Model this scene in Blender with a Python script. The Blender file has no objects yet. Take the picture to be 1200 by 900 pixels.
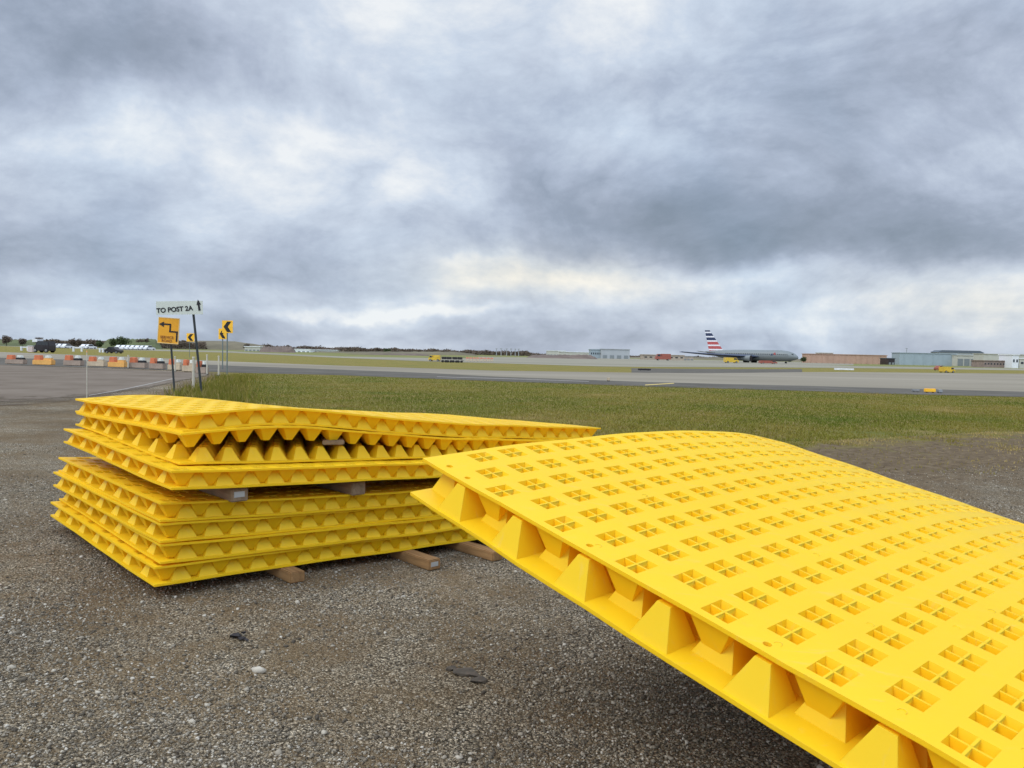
import bpy, math, random
import numpy as np
from math import radians, sin, cos, pi
random.seed(7); rng = np.random.default_rng(7)
sc = bpy.context.scene
COL = sc.collection

# ------------------------------------------------------------------ camera
H_CAM = 1.4; F = 925.0
t_ = math.atan(.0213); pit = -math.atan(35.2/F)
fw = np.array([0, cos(pit), sin(pit)]); u0 = np.cross([1., 0, 0], fw)
cr = cos(t_)*np.array([1., 0, 0]) + sin(t_)*u0
cu = -sin(t_)*np.array([1., 0, 0]) + cos(t_)*u0
cam = bpy.data.cameras.new('camera'); camo = bpy.data.objects.new('camera', cam); COL.objects.link(camo)
from mathutils import Matrix, Vector
camo.matrix_world = Matrix(((cr[0], cu[0], -fw[0], 0), (cr[1], cu[1], -fw[1], 0), (cr[2], cu[2], -fw[2], H_CAM), (0, 0, 0, 1)))
cam.sensor_width = 36; cam.lens = 36*F/1200; cam.clip_end = 9000; cam.clip_start = .05
sc.camera = camo

def ray(px, py):
    return (px-600)/F*cr - (py-450)/F*cu + fw
def at(px, py, z=0.0):
    """ground point seen at a pixel of the photograph"""
    d = ray(px, py); t = (z-H_CAM)/d[2]; return np.array([d[0]*t, d[1]*t, z])
def horizon(px): return 402 + .0213*px
def atD(px, D, z=0.0):
    return np.array([(px-600)/F*D, D, z])
def zpx(px, py, D):      # height seen at a pixel row at distance D
    return H_CAM - (py-horizon(px))*D/F

# ------------------------------------------------------------------ world
w = bpy.data.worlds.new('World'); sc.world = w; w.use_nodes = True
nt = w.node_tree; nt.nodes.clear(); NW = nt.nodes.new; LK = nt.links.new
def mathn(tree, op, a, b=None, c=None, clamp=False):
    n = tree.nodes.new('ShaderNodeMath'); n.operation = op; n.use_clamp = clamp
    for i, v in enumerate((a, b, c)):
        if v is None: continue
        if isinstance(v, (int, float)): n.inputs[i].default_value = v
        else: tree.links.new(v, n.inputs[i])
    return n.outputs[0]
SUN_EL, SUN_AZ = 46, -118      # azimuth from +Y toward +X (degrees): the sun is up to the left
tc = NW('ShaderNodeTexCoord'); sep = NW('ShaderNodeSeparateXYZ'); LK(tc.outputs['Generated'], sep.inputs[0])
M = lambda op, a, b=None, c=None, cl=False: mathn(nt, op, a, b, c, cl)
dx, dy, dz = sep.outputs
el = M('ARCSINE', dz); az = M('ARCTAN2', dx, dy)
# cloud plane coordinates
den = M('ADD', M('MAXIMUM', dz, 0.0), .20)
qx = M('DIVIDE', dx, den); qy = M('DIVIDE', dy, den)
cb = NW('ShaderNodeCombineXYZ'); LK(qx, cb.inputs[0]); LK(qy, cb.inputs[1])
def wnoise(vec, scale, detail, rough, dist=0, off=(0, 0, 0), sc3=(1, 1, 1)):
    mp = NW('ShaderNodeMapping'); mp.inputs['Location'].default_value = off; mp.inputs['Scale'].default_value = sc3
    LK(vec, mp.inputs[0]); n = NW('ShaderNodeTexNoise'); LK(mp.outputs[0], n.inputs['Vector'])
    n.inputs['Scale'].default_value = scale; n.inputs['Detail'].default_value = detail
    n.inputs['Roughness'].default_value = rough; n.inputs['Distortion'].default_value = dist
    return n
n1 = wnoise(cb.outputs[0], 1.05, 10, .52, .25, (3.1, 1.7, 0), (1, 1.0, 1))
n2 = wnoise(tc.outputs['Generated'], 4.2, 9, .56, .5, (7.7, 2.2, 5), (1, 1, 1.5))
n3 = wnoise(tc.outputs['Generated'], 13, 8, .62, .8, (1.7, 5.2, 2), (1, 1, 1.8))
nw = wnoise(tc.outputs['Generated'], 5.0, 5, .6, 0, (1, 2, 3))
sw = NW('ShaderNodeSeparateColor'); LK(nw.outputs['Color'], sw.inputs[0])
azw = M('ADD', az, M('MULTIPLY', M('SUBTRACT', sw.outputs[0], .5), .22))
elw = M('ADD', el, M('MULTIPLY', M('SUBTRACT', sw.outputs[1], .5), .10))
def blob(px, py, rx, ry, amp):
    d = ray(px, py); d = d/np.linalg.norm(d)
    a = math.atan2(d[0], d[1]); e = math.asin(d[2])
    X = M('MULTIPLY', M('SUBTRACT', azw, a), F/rx); Y = M('MULTIPLY', M('SUBTRACT', elw, e), F/ry)
    return M('MULTIPLY', M('EXPONENT', M('MULTIPLY', M('ADD', M('MULTIPLY', X, X), M('MULTIPLY', Y, Y)), -1.0)), amp)
BL = [(200, 72, 150, 48, -.27), (150, 150, 70, 36, .34), (340, 185, 200, 55, .30), (430, 50, 120, 60, .20), (640, 20, 190, 70, .30),
      (500, 190, 60, 60, .20), (880, 190, 260, 60, -.14), (700, 250, 230, 50, -.30), (1010, 275, 230, 34, -.25), (60, 310, 200, 40, -.13),
      (640, 335, 120, 24, .42), (850, 322, 110, 18, .34), (1150, 332, 110, 22, .44), (460, 372, 160, 8, .36), (560, 308, 60, 10, .2), (1010, 355, 90, 10, .2), (1000, 378, 260, 10, .14),
      (930, 165, 120, 30, .14), (1080, 90, 160, 60, -.06), (60, 365, 120, 20, -.06), (300, 320, 200, 30, -.05), (300, 352, 260, 14, .12), (640, 400, 700, 7, -.06)]
n4 = wnoise(tc.outputs['Generated'], 3.4, 8, .60, .3, (2.9, 8.1, 4), (1, 1, 1.7))
bil = M('ABSOLUTE', M('MULTIPLY', M('SUBTRACT', n4.outputs['Fac'], .5), 2.0))
n5 = wnoise(tc.outputs['Generated'], 9.0, 8, .62, .2, (4.9, 3.1, 7), (1, 1, 2.0))
bil2 = M('ABSOLUTE', M('MULTIPLY', M('SUBTRACT', n5.outputs['Fac'], .5), 2.0))
V = M('ADD', .475, M('MULTIPLY', M('SUBTRACT', n1.outputs['Fac'], .5), .70))
V = M('ADD', V, M('MULTIPLY', M('SUBTRACT', n2.outputs['Fac'], .5), .62))
V = M('ADD', V, M('MULTIPLY', M('SUBTRACT', n3.outputs['Fac'], .5), .20))
V = M('ADD', V, M('ADD', M('MULTIPLY', bil, .78), M('MULTIPLY', bil2, .20)))
for b in BL: V = M('ADD', V, blob(*b))
rp = NW('ShaderNodeValToRGB'); LK(V, rp.inputs[0]); e = rp.color_ramp.elements
e[0].position = .05; e[0].color = (.25, .30, .375, 1); e[1].position = .98; e[1].color = (.93, .96, .985, 1)
for p_, c_ in ((.28, (.335, .39, .49, 1)), (.5, (.475, .54, .665, 1)), (.74, (.66, .74, .86, 1))):
    x = e.new(p_); x.color = c_
# thin warm light low over the horizon, overhead deck brighter as under any overcast, boosted out of view to light the foreground
warm = M('ADD', blob(640, 330, 150, 30, 1.0), blob(1150, 345, 130, 30, .8), cl=None) if False else M('ADD', blob(630, 330, 150, 30, 1.0), blob(1150, 350, 130, 30, .7))
hn = wnoise(tc.outputs['Generated'], 2.3, 4, .55, .3, (6, 1, 9)); hr = NW('ShaderNodeMapRange'); LK(hn.outputs['Fac'], hr.inputs[0]); hr.inputs[1].default_value = .42; hr.inputs[2].default_value = .62
hm = NW('ShaderNodeMix'); hm.data_type = 'RGBA'; hm.blend_type = 'MULTIPLY'; LK(hr.outputs[0], hm.inputs[0]); LK(rp.outputs[0], hm.inputs[6]); hm.inputs[7].default_value = (.95, 1.0, 1.03, 1)
mxw = NW('ShaderNodeMix'); mxw.data_type = 'RGBA'; mxw.blend_type = 'MULTIPLY'
LK(warm, mxw.inputs[0]); LK(hm.outputs[2], mxw.inputs[6]); mxw.inputs[7].default_value = (1.08, 1.0, .87, 1)
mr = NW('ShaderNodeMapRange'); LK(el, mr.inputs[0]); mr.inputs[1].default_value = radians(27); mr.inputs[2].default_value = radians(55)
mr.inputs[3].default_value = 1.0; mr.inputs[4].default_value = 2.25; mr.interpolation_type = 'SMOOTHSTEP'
mb_ = NW('ShaderNodeMapRange'); LK(dy, mb_.inputs[0]); mb_.inputs[1].default_value = .15; mb_.inputs[2].default_value = -.8; mb_.inputs[3].default_value = 1.0; mb_.inputs[4].default_value = 2.1  # unseen sky behind the camera boosted to fill the camera-facing mat sides
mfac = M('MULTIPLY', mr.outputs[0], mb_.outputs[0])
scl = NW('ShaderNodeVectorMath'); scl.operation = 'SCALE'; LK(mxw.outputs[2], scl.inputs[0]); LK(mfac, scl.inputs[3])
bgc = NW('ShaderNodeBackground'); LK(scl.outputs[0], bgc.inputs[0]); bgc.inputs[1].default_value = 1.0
sky = NW('ShaderNodeTexSky'); sky.sky_type = 'NISHITA'; sky.sun_disc = False
sky.sun_elevation = radians(SUN_EL); sky.sun_rotation = radians(SUN_AZ)
bgs = NW('ShaderNodeBackground'); LK(sky.outputs[0], bgs.inputs[0]); bgs.inputs[1].default_value = .08
# the blue sky shows through the deck a little
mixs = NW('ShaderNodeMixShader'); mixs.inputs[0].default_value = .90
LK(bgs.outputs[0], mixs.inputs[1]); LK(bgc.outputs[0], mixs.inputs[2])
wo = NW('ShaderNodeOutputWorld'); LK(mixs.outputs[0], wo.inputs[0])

sl = bpy.data.lights.new('sun', 'SUN'); sl.energy = 1.5; sl.angle = radians(22); sl.color = (1, .965, .91)
so = bpy.data.objects.new('sun', sl); COL.objects.link(so)
sd = Vector((sin(radians(SUN_AZ))*cos(radians(SUN_EL)), cos(radians(SUN_AZ))*cos(radians(SUN_EL)), sin(radians(SUN_EL))))
so.rotation_euler = sd.to_track_quat('Z', 'Y').to_euler()
vs = sc.view_settings; vs.view_transform = 'Standard'; vs.look = 'None'; vs.gamma = 1; vs.use_curve_mapping = False; vs.exposure = 0.0
sc.cycles.max_bounces = 10; sc.cycles.diffuse_bounces = 9

# ------------------------------------------------------------------ helpers
def obj(name, me, parent=None, mat=None, label=None, cat=None, group=None, kind=None):
    o = bpy.data.objects.new(name, me); COL.objects.link(o)
    if parent: o.parent = parent
    if mat is not None and me is not None and not me.materials: me.materials.append(mat)
    if label: o['label'] = label
    if cat: o['category'] = cat
    if group: o['group'] = group
    if kind: o['kind'] = kind
    return o
def thing(name, loc, rz, label, cat, group=None):
    o = bpy.data.objects.new(name, None); COL.objects.link(o); o.location = loc; o.rotation_euler = (0, 0, rz)
    o.empty_display_size = .2; o['label'] = label; o['category'] = cat
    if group: o['group'] = group
    return o
def copy_thing(root, loc, rz, label, scale=None):
    r = root.copy(); COL.objects.link(r); r.location = loc; r.rotation_euler = (0, 0, rz); r['label'] = label
    if scale: r.scale = scale
    for ch in list(root.children):
        c = ch.copy(); COL.objects.link(c); c.parent = r
        for g in list(ch.children):
            d = g.copy(); COL.objects.link(d); d.parent = c
    return r
def mesh(name, V, Fc, smooth=None):
    me = bpy.data.meshes.new(name); me.from_pydata([tuple(map(float, v)) for v in V], [], Fc); me.update()
    if smooth is not None:
        me.polygons.foreach_set('use_smooth', [True]*len(me.polygons)); me.set_sharp_from_angle(angle=radians(smooth))
    return me
class MB:
    def __init__(s): s.V = []; s.F = []; s.mi = []; s.cur = 0
    def add(s, V, Fc):
        b = len(s.V); s.V += [tuple(v) for v in V]; s.F += [tuple(i+b for i in f) for f in Fc]; s.mi += [s.cur]*len(Fc); return s
    def box(s, c, d, rz=0, top=1.0, R=None):
        x, y, z = d[0]/2, d[1]/2, d[2]/2
        P = [(-x, -y, -z), (x, -y, -z), (x, y, -z), (-x, y, -z), (-x*top, -y*top, z), (x*top, -y*top, z), (x*top, y*top, z), (-x*top, y*top, z)]
        if R is None: R = Matrix.Rotation(rz, 3, 'Z')
        P = [tuple(R @ Vector(p) + Vector(c)) for p in P]
        return s.add(P, [(0, 3, 2, 1), (4, 5, 6, 7), (0, 1, 5, 4), (1, 2, 6, 5), (2, 3, 7, 6), (3, 0, 4, 7)])
    def tube(s, a, b, r1, r2=None, n=10):
        a = Vector(a); b = Vector(b); r2 = r1 if r2 is None else r2
        q = (b-a).to_track_quat('Z', 'Y').to_matrix(); P = []
        for r, c in ((r1, a), (r2, b)):
            P += [tuple(c + q @ Vector((r*cos(2*pi*i/n), r*sin(2*pi*i/n), 0))) for i in range(n)]
        return s.add(P, [(i, (i+1) % n, n+(i+1) % n, n+i) for i in range(n)] + [tuple(range(n))[::-1], tuple(range(n, 2*n))])
    def prism(s, poly, y0, y1, axis='y'):   # poly in (x, z), extruded along y
        n = len(poly); P = [(x, y0, z) for x, z in poly] + [(x, y1, z) for x, z in poly]
        return s.add(P, [(i, (i+1) % n, n+(i+1) % n, n+i) for i in range(n)] + [tuple(range(n))[::-1], tuple(range(n, 2*n))])
    def build(s, name, mats, parent=None, bevel=0, smooth=None, **k):
        if not isinstance(mats, (list, tuple)): mats = [mats]
        me = bpy.data.meshes.new(name); me.from_pydata([tuple(map(float, v)) for v in s.V], [], s.F)
        for m in mats: me.materials.append(m)
        if len(mats) > 1: me.polygons.foreach_set('material_index', s.mi)
        import bmesh
        bm = bmesh.new(); bm.from_mesh(me); bmesh.ops.recalc_face_normals(bm, faces=bm.faces)
        if bevel: bmesh.ops.bevel(bm, geom=list(bm.edges), offset=bevel, segments=2, affect='EDGES', clamp_overlap=True)
        bm.to_mesh(me); bm.free()
        if smooth is not None:
            me.polygons.foreach_set('use_smooth', [True]*len(me.polygons)); me.set_sharp_from_angle(angle=radians(smooth))
        me.update(); return obj(name, me, parent, **k)

def material(name): 
    m = bpy.data.materials.new(name); m.use_nodes = True; t = m.node_tree; b = t.nodes['Principled BSDF']; return m, t, b
def noise(t, scale, detail=4, rough=.6, coord='Object', sc3=None, off=None, dist=0):
    c = t.nodes.new('ShaderNodeTexCoord'); v = c.outputs[coord]
    if sc3 or off:
        mp = t.nodes.new('ShaderNodeMapping'); t.links.new(v, mp.inputs[0]); v = mp.outputs[0]
        if sc3: mp.inputs['Scale'].default_value = sc3
        if off: mp.inputs['Location'].default_value = off
    n = t.nodes.new('ShaderNodeTexNoise'); t.links.new(v, n.inputs['Vector'])
    n.inputs['Scale'].default_value = scale; n.inputs['Detail'].default_value = detail; n.inputs['Roughness'].default_value = rough
    n.inputs['Distortion'].default_value = dist
    return n.outputs['Fac']
def ramp(t, fac, stops):
    r = t.nodes.new('ShaderNodeValToRGB'); t.links.new(fac, r.inputs[0]); e = r.color_ramp.elements
    while len(e) < len(stops): e.new(.5)
    for el_, (p_, c_) in zip(e, stops): el_.position = p_; el_.color = tuple(c_)+(1,) if len(c_) == 3 else c_
    return r.outputs[0]
def mixc(t, fac, a, b, mode='MIX'):
    m = t.nodes.new('ShaderNodeMix'); m.data_type = 'RGBA'; m.blend_type = mode
    for i, v in ((0, fac), (6, a), (7, b)):
        if isinstance(v, (int, float)): m.inputs[i].default_value = v
        elif isinstance(v, tuple): m.inputs[i].default_value = v if len(v) == 4 else v+(1,)
        else: t.links.new(v, m.inputs[i])
    return m.outputs[2]
def bump(t, b, h, strength, dist, normal=None):
    n = t.nodes.new('ShaderNodeBump'); n.inputs['Strength'].default_value = strength; n.inputs['Distance'].default_value = dist
    t.links.new(h, n.inputs['Height'])
    if normal: t.links.new(normal, n.inputs['Normal'])
    t.links.new(n.outputs[0], b.inputs['Normal']); return n.outputs[0]
def simple(name, col, rough=.6, metal=0, var=.18, scale=3.0, spec=.4, coord='Object'):
    m, t, b = material(name)
    f = noise(t, scale, 5, .65, coord)
    lo = tuple(c*(1-var) for c in col); hi = tuple(min(1, c*(1+var)) for c in col)
    t.links.new(ramp(t, f, [(.3, lo), (.7, hi)]), b.inputs['Base Color'])
    b.inputs['Roughness'].default_value = rough; b.inputs['Metallic'].default_value = metal
    b.inputs['Specular IOR Level'].default_value = spec
    return m

# ---- yellow plastic
def yellow_mat():
    m, t, b = material('yellow_plastic')
    f1 = noise(t, 1.3, 6, .6); f2 = noise(t, 14, 8, .7); f3 = noise(t, 260, 2, .5)
    base = ramp(t, f1, [(.3, (.93, .650, .012)), (.7, (.96, .700, .018))])
    dirt = ramp(t, f2, [(.60, (0, 0, 0)), (.80, (1, 1, 1))])
    dm = mathn(t, 'MULTIPLY', dirt, .26)
    sep2 = t.nodes.new('ShaderNodeMix')
    oi = t.nodes.new('ShaderNodeObjectInfo')
    base = mixc(t, mathn(t, 'MULTIPLY', oi.outputs['Random'], .22), base, (.90, .61, .012))
    sc1 = noise(t, 5, 9, .72, sc3=(1, 6, 1), dist=1.2); scf = mathn(t, 'MULTIPLY', ramp(t, sc1, [(.58, (0,)*3), (.66, (1,)*3)]), .32)
    base = mixc(t, scf, base, (.84, .66, .16))
    t.links.new(mixc(t, dm, base, (.55, .42, .10)), b.inputs['Base Color'])
    t.links.new(ramp(t, f2, [(.3, (.36,)*3), (.75, (.58,)*3)]), b.inputs['Roughness'])
    b.inputs['Specular IOR Level'].default_value = .34
    b.inputs['Subsurface Weight'].default_value = .0
    bv = t.nodes.new('ShaderNodeBevel'); bv.samples = 3; bv.inputs['Radius'].default_value = .0035
    bump(t, b, mathn(t, 'ADD', f3, mathn(t, 'MULTIPLY', f2, 2.0)), .12, .0015, bv.outputs[0])
    tr = t.nodes.new('ShaderNodeBsdfTranslucent'); tr.inputs[0].default_value = (1.0, .66, .03, 1)
    mx = t.nodes.new('ShaderNodeMixShader'); mx.inputs[0].default_value = .30
    t.links.new(b.outputs[0], mx.inputs[1]); t.links.new(tr.outputs[0], mx.inputs[2])
    t.links.new(mx.outputs[0], t.nodes['Material Output'].inputs['Surface'])
    return m
YEL = yellow_mat()

# ---- wood
def wood(name, lo, hi):
    m, t, b = material(name)
    g = noise(t, 22, 7, .7, sc3=(.12, 1, 1), dist=.6); g2 = noise(t, 3, 3, .5)
    c = ramp(t, g, [(.3, lo), (.7, hi)])
    t.links.new(mixc(t, mathn(t, 'MULTIPLY', g2, .4), c, tuple(x*.5 for x in lo)), b.inputs['Base Color'])
    b.inputs['Roughness'].default_value = .85; bump(t, b, g, .5, .004)
    return m
WOOD = wood('weathered_timber', (.17, .085, .030), (.46, .265, .105))
WOODG = wood('grey_timber', (.15, .095, .050), (.38, .27, .16))

# ---- ground materials
P2 = np.array
def ground_mat():
    m, t, b = material('ground_surface')
    L = t.links.new
    at_g = t.nodes.new('ShaderNodeAttribute'); at_g.attribute_name = 'grass'
    at_d = t.nodes.new('ShaderNodeAttribute'); at_d.attribute_name = 'dirt'
    def vor(scale, off=0):
        c = t.nodes.new('ShaderNodeTexCoord'); mp = t.nodes.new('ShaderNodeMapping'); mp.inputs['Location'].default_value = (off, off*1.3, 0)
        L(c.outputs['Object'], mp.inputs[0])
        v = t.nodes.new('ShaderNodeTexVoronoi'); v.inputs['Scale'].default_value = scale; v.voronoi_dimensions = '2D'; L(mp.outputs[0], v.inputs['Vector'])
        return v
    v1 = vor(85); v2 = vor(170, 3.3)
    def cellc(v):
        s = t.nodes.new('ShaderNodeSeparateColor'); L(v.outputs['Color'], s.inputs[0]); return s.outputs[0]
    st = [(.0, (.045, .040, .033)), (.35, (.17, .155, .13)), (.7, (.36, .335, .29)), (.90, (.58, .55, .49)), (1, (.85, .82, .75))]
    g1 = ramp(t, cellc(v1), st); g2 = ramp(t, cellc(v2), st)
    pick = ramp(t, noise(t, 24, 3, .6), [(.45, (0,)*3), (.55, (1,)*3)])
    grav = mixc(t, pick, g1, g2)
    edge = ramp(t, v1.outputs['Distance'], [(.25, (1,)*3), (.62, (.34,)*3)])
    grav = mixc(t, .85, grav, edge, 'MULTIPLY')
    # fines: brown packed patches
    pf = noise(t, .8, 7, .66, dist=.5); pf2 = noise(t, 3.7, 6, .7)
    fines = ramp(t, noise(t, 60, 6, .75), [(.25, (.070, .050, .030)), (.5, (.160, .120, .074)), (.75, (.29, .235, .155))])
    fm = mathn(t, 'MULTIPLY', ramp(t, mathn(t, 'ADD', mathn(t, 'MULTIPLY', pf, .6), mathn(t, 'MULTIPLY', pf2, .4)), [(.44, (0,)*3), (.57, (1,)*3)]), .74)
    grav = mixc(t, fm, grav, fines)
    big = ramp(t, noise(t, .45, 3, .5, off=(4, 2, 0)), [(.3, (.70, .60, .46)), (.7, (1.14, 1.01, .80))])
    grav = mixc(t, 1.0, grav, big, 'MULTIPLY')
    # dirt with dead grass
    dirt = ramp(t, noise(t, 7, 9, .75, dist=.4), [(.28, (.060, .040, .024)), (.5, (.145, .102, .058)), (.72, (.27, .21, .13))])
    # grass
    gA = noise(t, .55, 8, .68, sc3=(1, 1.8, 1)); gB = noise(t, 9, 8, .75); gC = noise(t, 2.2, 5, .6, off=(9, 1, 0))
    gr = ramp(t, gB, [(.3, (.115, .108, .020)), (.55, (.20, .175, .036)), (.75, (.30, .25, .07))])
    gr2 = ramp(t, gB, [(.3, (.16, .105, .036)), (.7, (.30, .215, .085))])
    grass = mixc(t, ramp(t, mathn(t, 'ADD', mathn(t, 'MULTIPLY', gA, .6), mathn(t, 'MULTIPLY', gC, .4)), [(.44, (0,)*3), (.60, (.75,)*3)]), gr, gr2)
    green = ramp(t, noise(t, .28, 4, .6, off=(2, 7, 0)), [(.52, (0,)*3), (.68, (.55,)*3)])
    grass = mixc(t, green, grass, (.085, .125, .022))
    nb = noise(t, 1.6, 7, .72)
    def mask(a, amp, wd):
        s = mathn(t, 'ADD', a.outputs['Fac'], mathn(t, 'MULTIPLY', mathn(t, 'SUBTRACT', nb, .5), amp))
        r = t.nodes.new('ShaderNodeMapRange'); L(s, r.inputs[0]); r.inputs[1].default_value = -wd; r.inputs[2].default_value = wd
        return r.outputs[0]
    c = mixc(t, mask(at_d, 7.0, .5), grav, dirt)
    c = mixc(t, mask(at_g, 9.0, .9), c, grass)
    L(c, b.inputs['Base Color']); b.inputs['Roughness'].default_value = .95; b.inputs['Specular IOR Level'].default_value = .15
    inv = mathn(t, 'SUBTRACT', 1.0, v1.outputs['Distance']); inv2 = mathn(t, 'SUBTRACT', 1.0, v2.outputs['Distance'])
    h = mathn(t, 'ADD', inv, mathn(t, 'MULTIPLY', inv2, .5)); h = mathn(t, 'ADD', h, mathn(t, 'MULTIPLY', noise(t, 12, 8, .7), 2.0))
    bump(t, b, h, .9, .010)
    return m
GROUND = ground_mat()
def paved(name, lo, hi, crack=0.3, scale=1.0, streak=(1, 1, 1)):
    m, t, b = material(name)
    f = noise(t, .35*scale, 6, .65, sc3=streak); f2 = noise(t, 40, 5, .7)
    c = ramp(t, f, [(.3, lo), (.7, hi)])
    c = mixc(t, mathn(t, 'MULTIPLY', f2, crack), c, tuple(x*.6 for x in lo))
    t.links.new(c, b.inputs['Base Color']); b.inputs['Roughness'].default_value = .95; b.inputs['Specular IOR Level'].default_value = .06; bump(t, b, f2, .3, .004)
    return m
ASPH = paved('road_asphalt', (.135, .106, .080), (.215, .176, .138), .25, 1.2)
def ragged(m):
    t = m.node_tree; b = t.nodes['Principled BSDF']; a = t.nodes.new('ShaderNodeAttribute'); a.attribute_name = 'across'
    e1 = mathn(t, 'ADD', a.outputs['Fac'], mathn(t, 'MULTIPLY', mathn(t, 'SUBTRACT', noise(t, 1.1, 9, .75), .5), .30))
    r = t.nodes.new('ShaderNodeMapRange'); t.links.new(e1, r.inputs[0]); r.inputs[1].default_value = .03; r.inputs[2].default_value = .11
    tr = t.nodes.new('ShaderNodeBsdfTransparent'); mx = t.nodes.new('ShaderNodeMixShader'); t.links.new(r.outputs[0], mx.inputs[0]); t.links.new(tr.outputs[0], mx.inputs[1]); t.links.new(b.outputs[0], mx.inputs[2])
    t.links.new(mx.outputs[0], t.nodes['Material Output'].inputs['Surface'])
ragged(ASPH)
SHOULD = paved('dark_asphalt', (.088, .080, .066), (.145, .132, .112), .2)
CONC = paved('runway_concrete', (.20, .175, .130), (.31, .275, .215), .15, .25, (.25, 1, 1))
CONC2 = paved('far_concrete', (.20, .185, .14), (.31, .285, .22), .1, .12, (.2, 1, 1))
FARG = simple('far_grass', (.15, .15, .035), .95, var=.4, scale=.05)

# ------------------------------------------------------------------ ground sheet
def sstep(a, b, x): x = np.clip((x-a)/(b-a), 0, 1); return x*x*(3-2*x)
def gh(x, y):
    x = np.asarray(x, float); y = np.asarray(y, float)
    d = np.hypot(x+.7, (y-5.2)); wn = 1-sstep(3.2, 7.0, d)
    z = (.03 - .075*sstep(-2.1, -.3, x))*wn
    far = 1-sstep(9, 13, np.hypot(x, y))
    z += far*(.010*np.sin(1.9*x+.7*y)*np.sin(1.3*y-.5*x+1)+.006*np.sin(4.1*x+2)*np.sin(3.7*y+x))
    return z
def axis(fine0, fine1, step, far):
    a = list(np.arange(fine0, fine1+1e-6, step)); g = step; lo = fine0; hi = fine1
    while hi < far: g *= 1.25; hi += g; a.append(hi)
    g = step
    while lo > -far: g *= 1.25; lo -= g; a.insert(0, lo)
    return np.array(a)
gx = axis(-22, 16, .14, 5000); gy = axis(-3, 34, .14, 5000)
GX, GY = np.meshgrid(gx, gy); ny, nx = GX.shape
GZ = gh(GX, GY)
Vg = np.stack([GX, GY, GZ], -1).reshape(-1, 3)
idx = np.arange(ny*nx).reshape(ny, nx)
Fg = np.stack([idx[:-1, :-1], idx[:-1, 1:], idx[1:, 1:], idx[1:, :-1]], -1).reshape(-1, 4)
def fastmesh(name, V, Fq, smooth=False):
    me = bpy.data.meshes.new(name); k = Fq.shape[1]
    me.vertices.add(len(V)); me.vertices.foreach_set('co', np.ascontiguousarray(V, dtype=np.float32).ravel())
    me.loops.add(Fq.size); me.loops.foreach_set('vertex_index', np.ascontiguousarray(Fq, dtype=np.int32).ravel())
    me.polygons.add(len(Fq)); me.polygons.foreach_set('loop_start', np.arange(0, Fq.size, k, dtype=np.int32))
    me.polygons.foreach_set('loop_total', np.full(len(Fq), k, dtype=np.int32))
    if smooth: me.polygons.foreach_set('use_smooth', np.ones(len(Fq), bool))
    me.update(calc_edges=True); return me
meg = fastmesh('ground', Vg, Fg, True)
# distance (m) inside grass / dirt: the field lies beyond a border line
def border(x, pts): return np.interp(x, [p[0] for p in pts], [p[1] for p in pts])
GB = [(-200, 900), (-30, 70), (-15.6, 42), (-11, 29), (-9.6, 23.2), (-8.2, 20.5), (-5, 16.0), (0, 13.6), (3.6, 12.6), (5.5, 13.3), (10, 15.9), (18, 17), (60, 20), (400, 60)]
DB = [(-200, 880), (-30, 68), (-15.8, 41), (-11.5, 27), (-10.2, 22), (-8.6, 18.5), (-5, 13.5), (0, 11.6), (3.6, 9.4), (5.2, 8.9), (6.8, 10.2), (9, 12), (18, 14), (60, 17), (400, 50)]
gA_ = np.maximum(Vg[:, 1]-border(Vg[:, 0], GB), Vg[:, 1]-50); dA_ = Vg[:, 1]-border(Vg[:, 0], DB)
for nme, arr in (('grass', gA_), ('dirt', dA_)):
    a = meg.attributes.new(nme, 'FLOAT', 'POINT'); a.data.foreach_set('value', np.clip(arr*1.0, -8, 8).astype(np.float32))
obj('ground', meg, mat=GROUND, kind='structure')

def strip(name, near, farl, z, mat):
    """flat sheet between two lines given as photograph points on the ground"""
    xs = sorted(set([p[0] for p in near]+[p[0] for p in farl]+list(range(int(max(near[0][0], farl[0][0])), int(min(near[-1][0], farl[-1][0])), 60))))
    V_ = []; 
    for ln in (near, farl):
        for x in xs:
            y = np.interp(x, [p[0] for p in ln], [p[1] for p in ln]); q = at(x, y, z); V_.append(q)
    n = len(xs); F_ = [(i, i+1, n+i+1, n+i) for i in range(n-1)]
    me = mesh(name, V_, F_); a = me.attributes.new('across', 'FLOAT', 'POINT'); a.data.foreach_set('value', np.repeat([0., 1.], n).astype(np.float32))
    return obj(name, me, mat=mat, kind='structure')
L1 = [(-500, 421), (0, 427.5), (150, 432), (245, 435.5), (270, 436.5), (400, 439.5), (500, 443.5), (580, 446.7), (680, 450), (760, 453), (850, 455.5), (940, 458), (1040, 461.6), (1200, 465), (1800, 481)]
L2 = [(-500, 413), (0, 419), (150, 423.5), (270, 428.5), (400, 433.2), (500, 437), (580, 441.3), (680, 444.8), (760, 447.6), (850, 450), (940, 452), (1040, 454.7), (1200, 459), (1800, 475)]
L3 = [(-500, 404), (0, 412.5), (150, 418), (270, 423.7), (400, 428.5), (580, 434.3), (760, 436.9), (900, 436), (1000, 436), (1200, 438), (1800, 452)]
L4 = [(-500, 402), (0, 405.5), (100, 409.0), (270, 413.3), (400, 419.4), (500, 423.4), (580, 425.6), (700, 429.3), (760, 430), (900, 430.5), (1000, 431.3), (1200, 434), (1800, 446)]
L5 = [(-500, 400), (0, 404.9), (100, 407.6), (270, 411.6), (400, 417.7), (500, 419.5), (600, 420.2), (760, 422.0), (900, 425), (1000, 428.9), (1200, 432), (1800, 444)]
strip('taxiway_shoulder', L1, L2, .012, SHOULD)
strip('taxiway', L2, L3, .012, CONC)
strip('far_taxiway', L4, L5, .016, CONC2)
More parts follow.
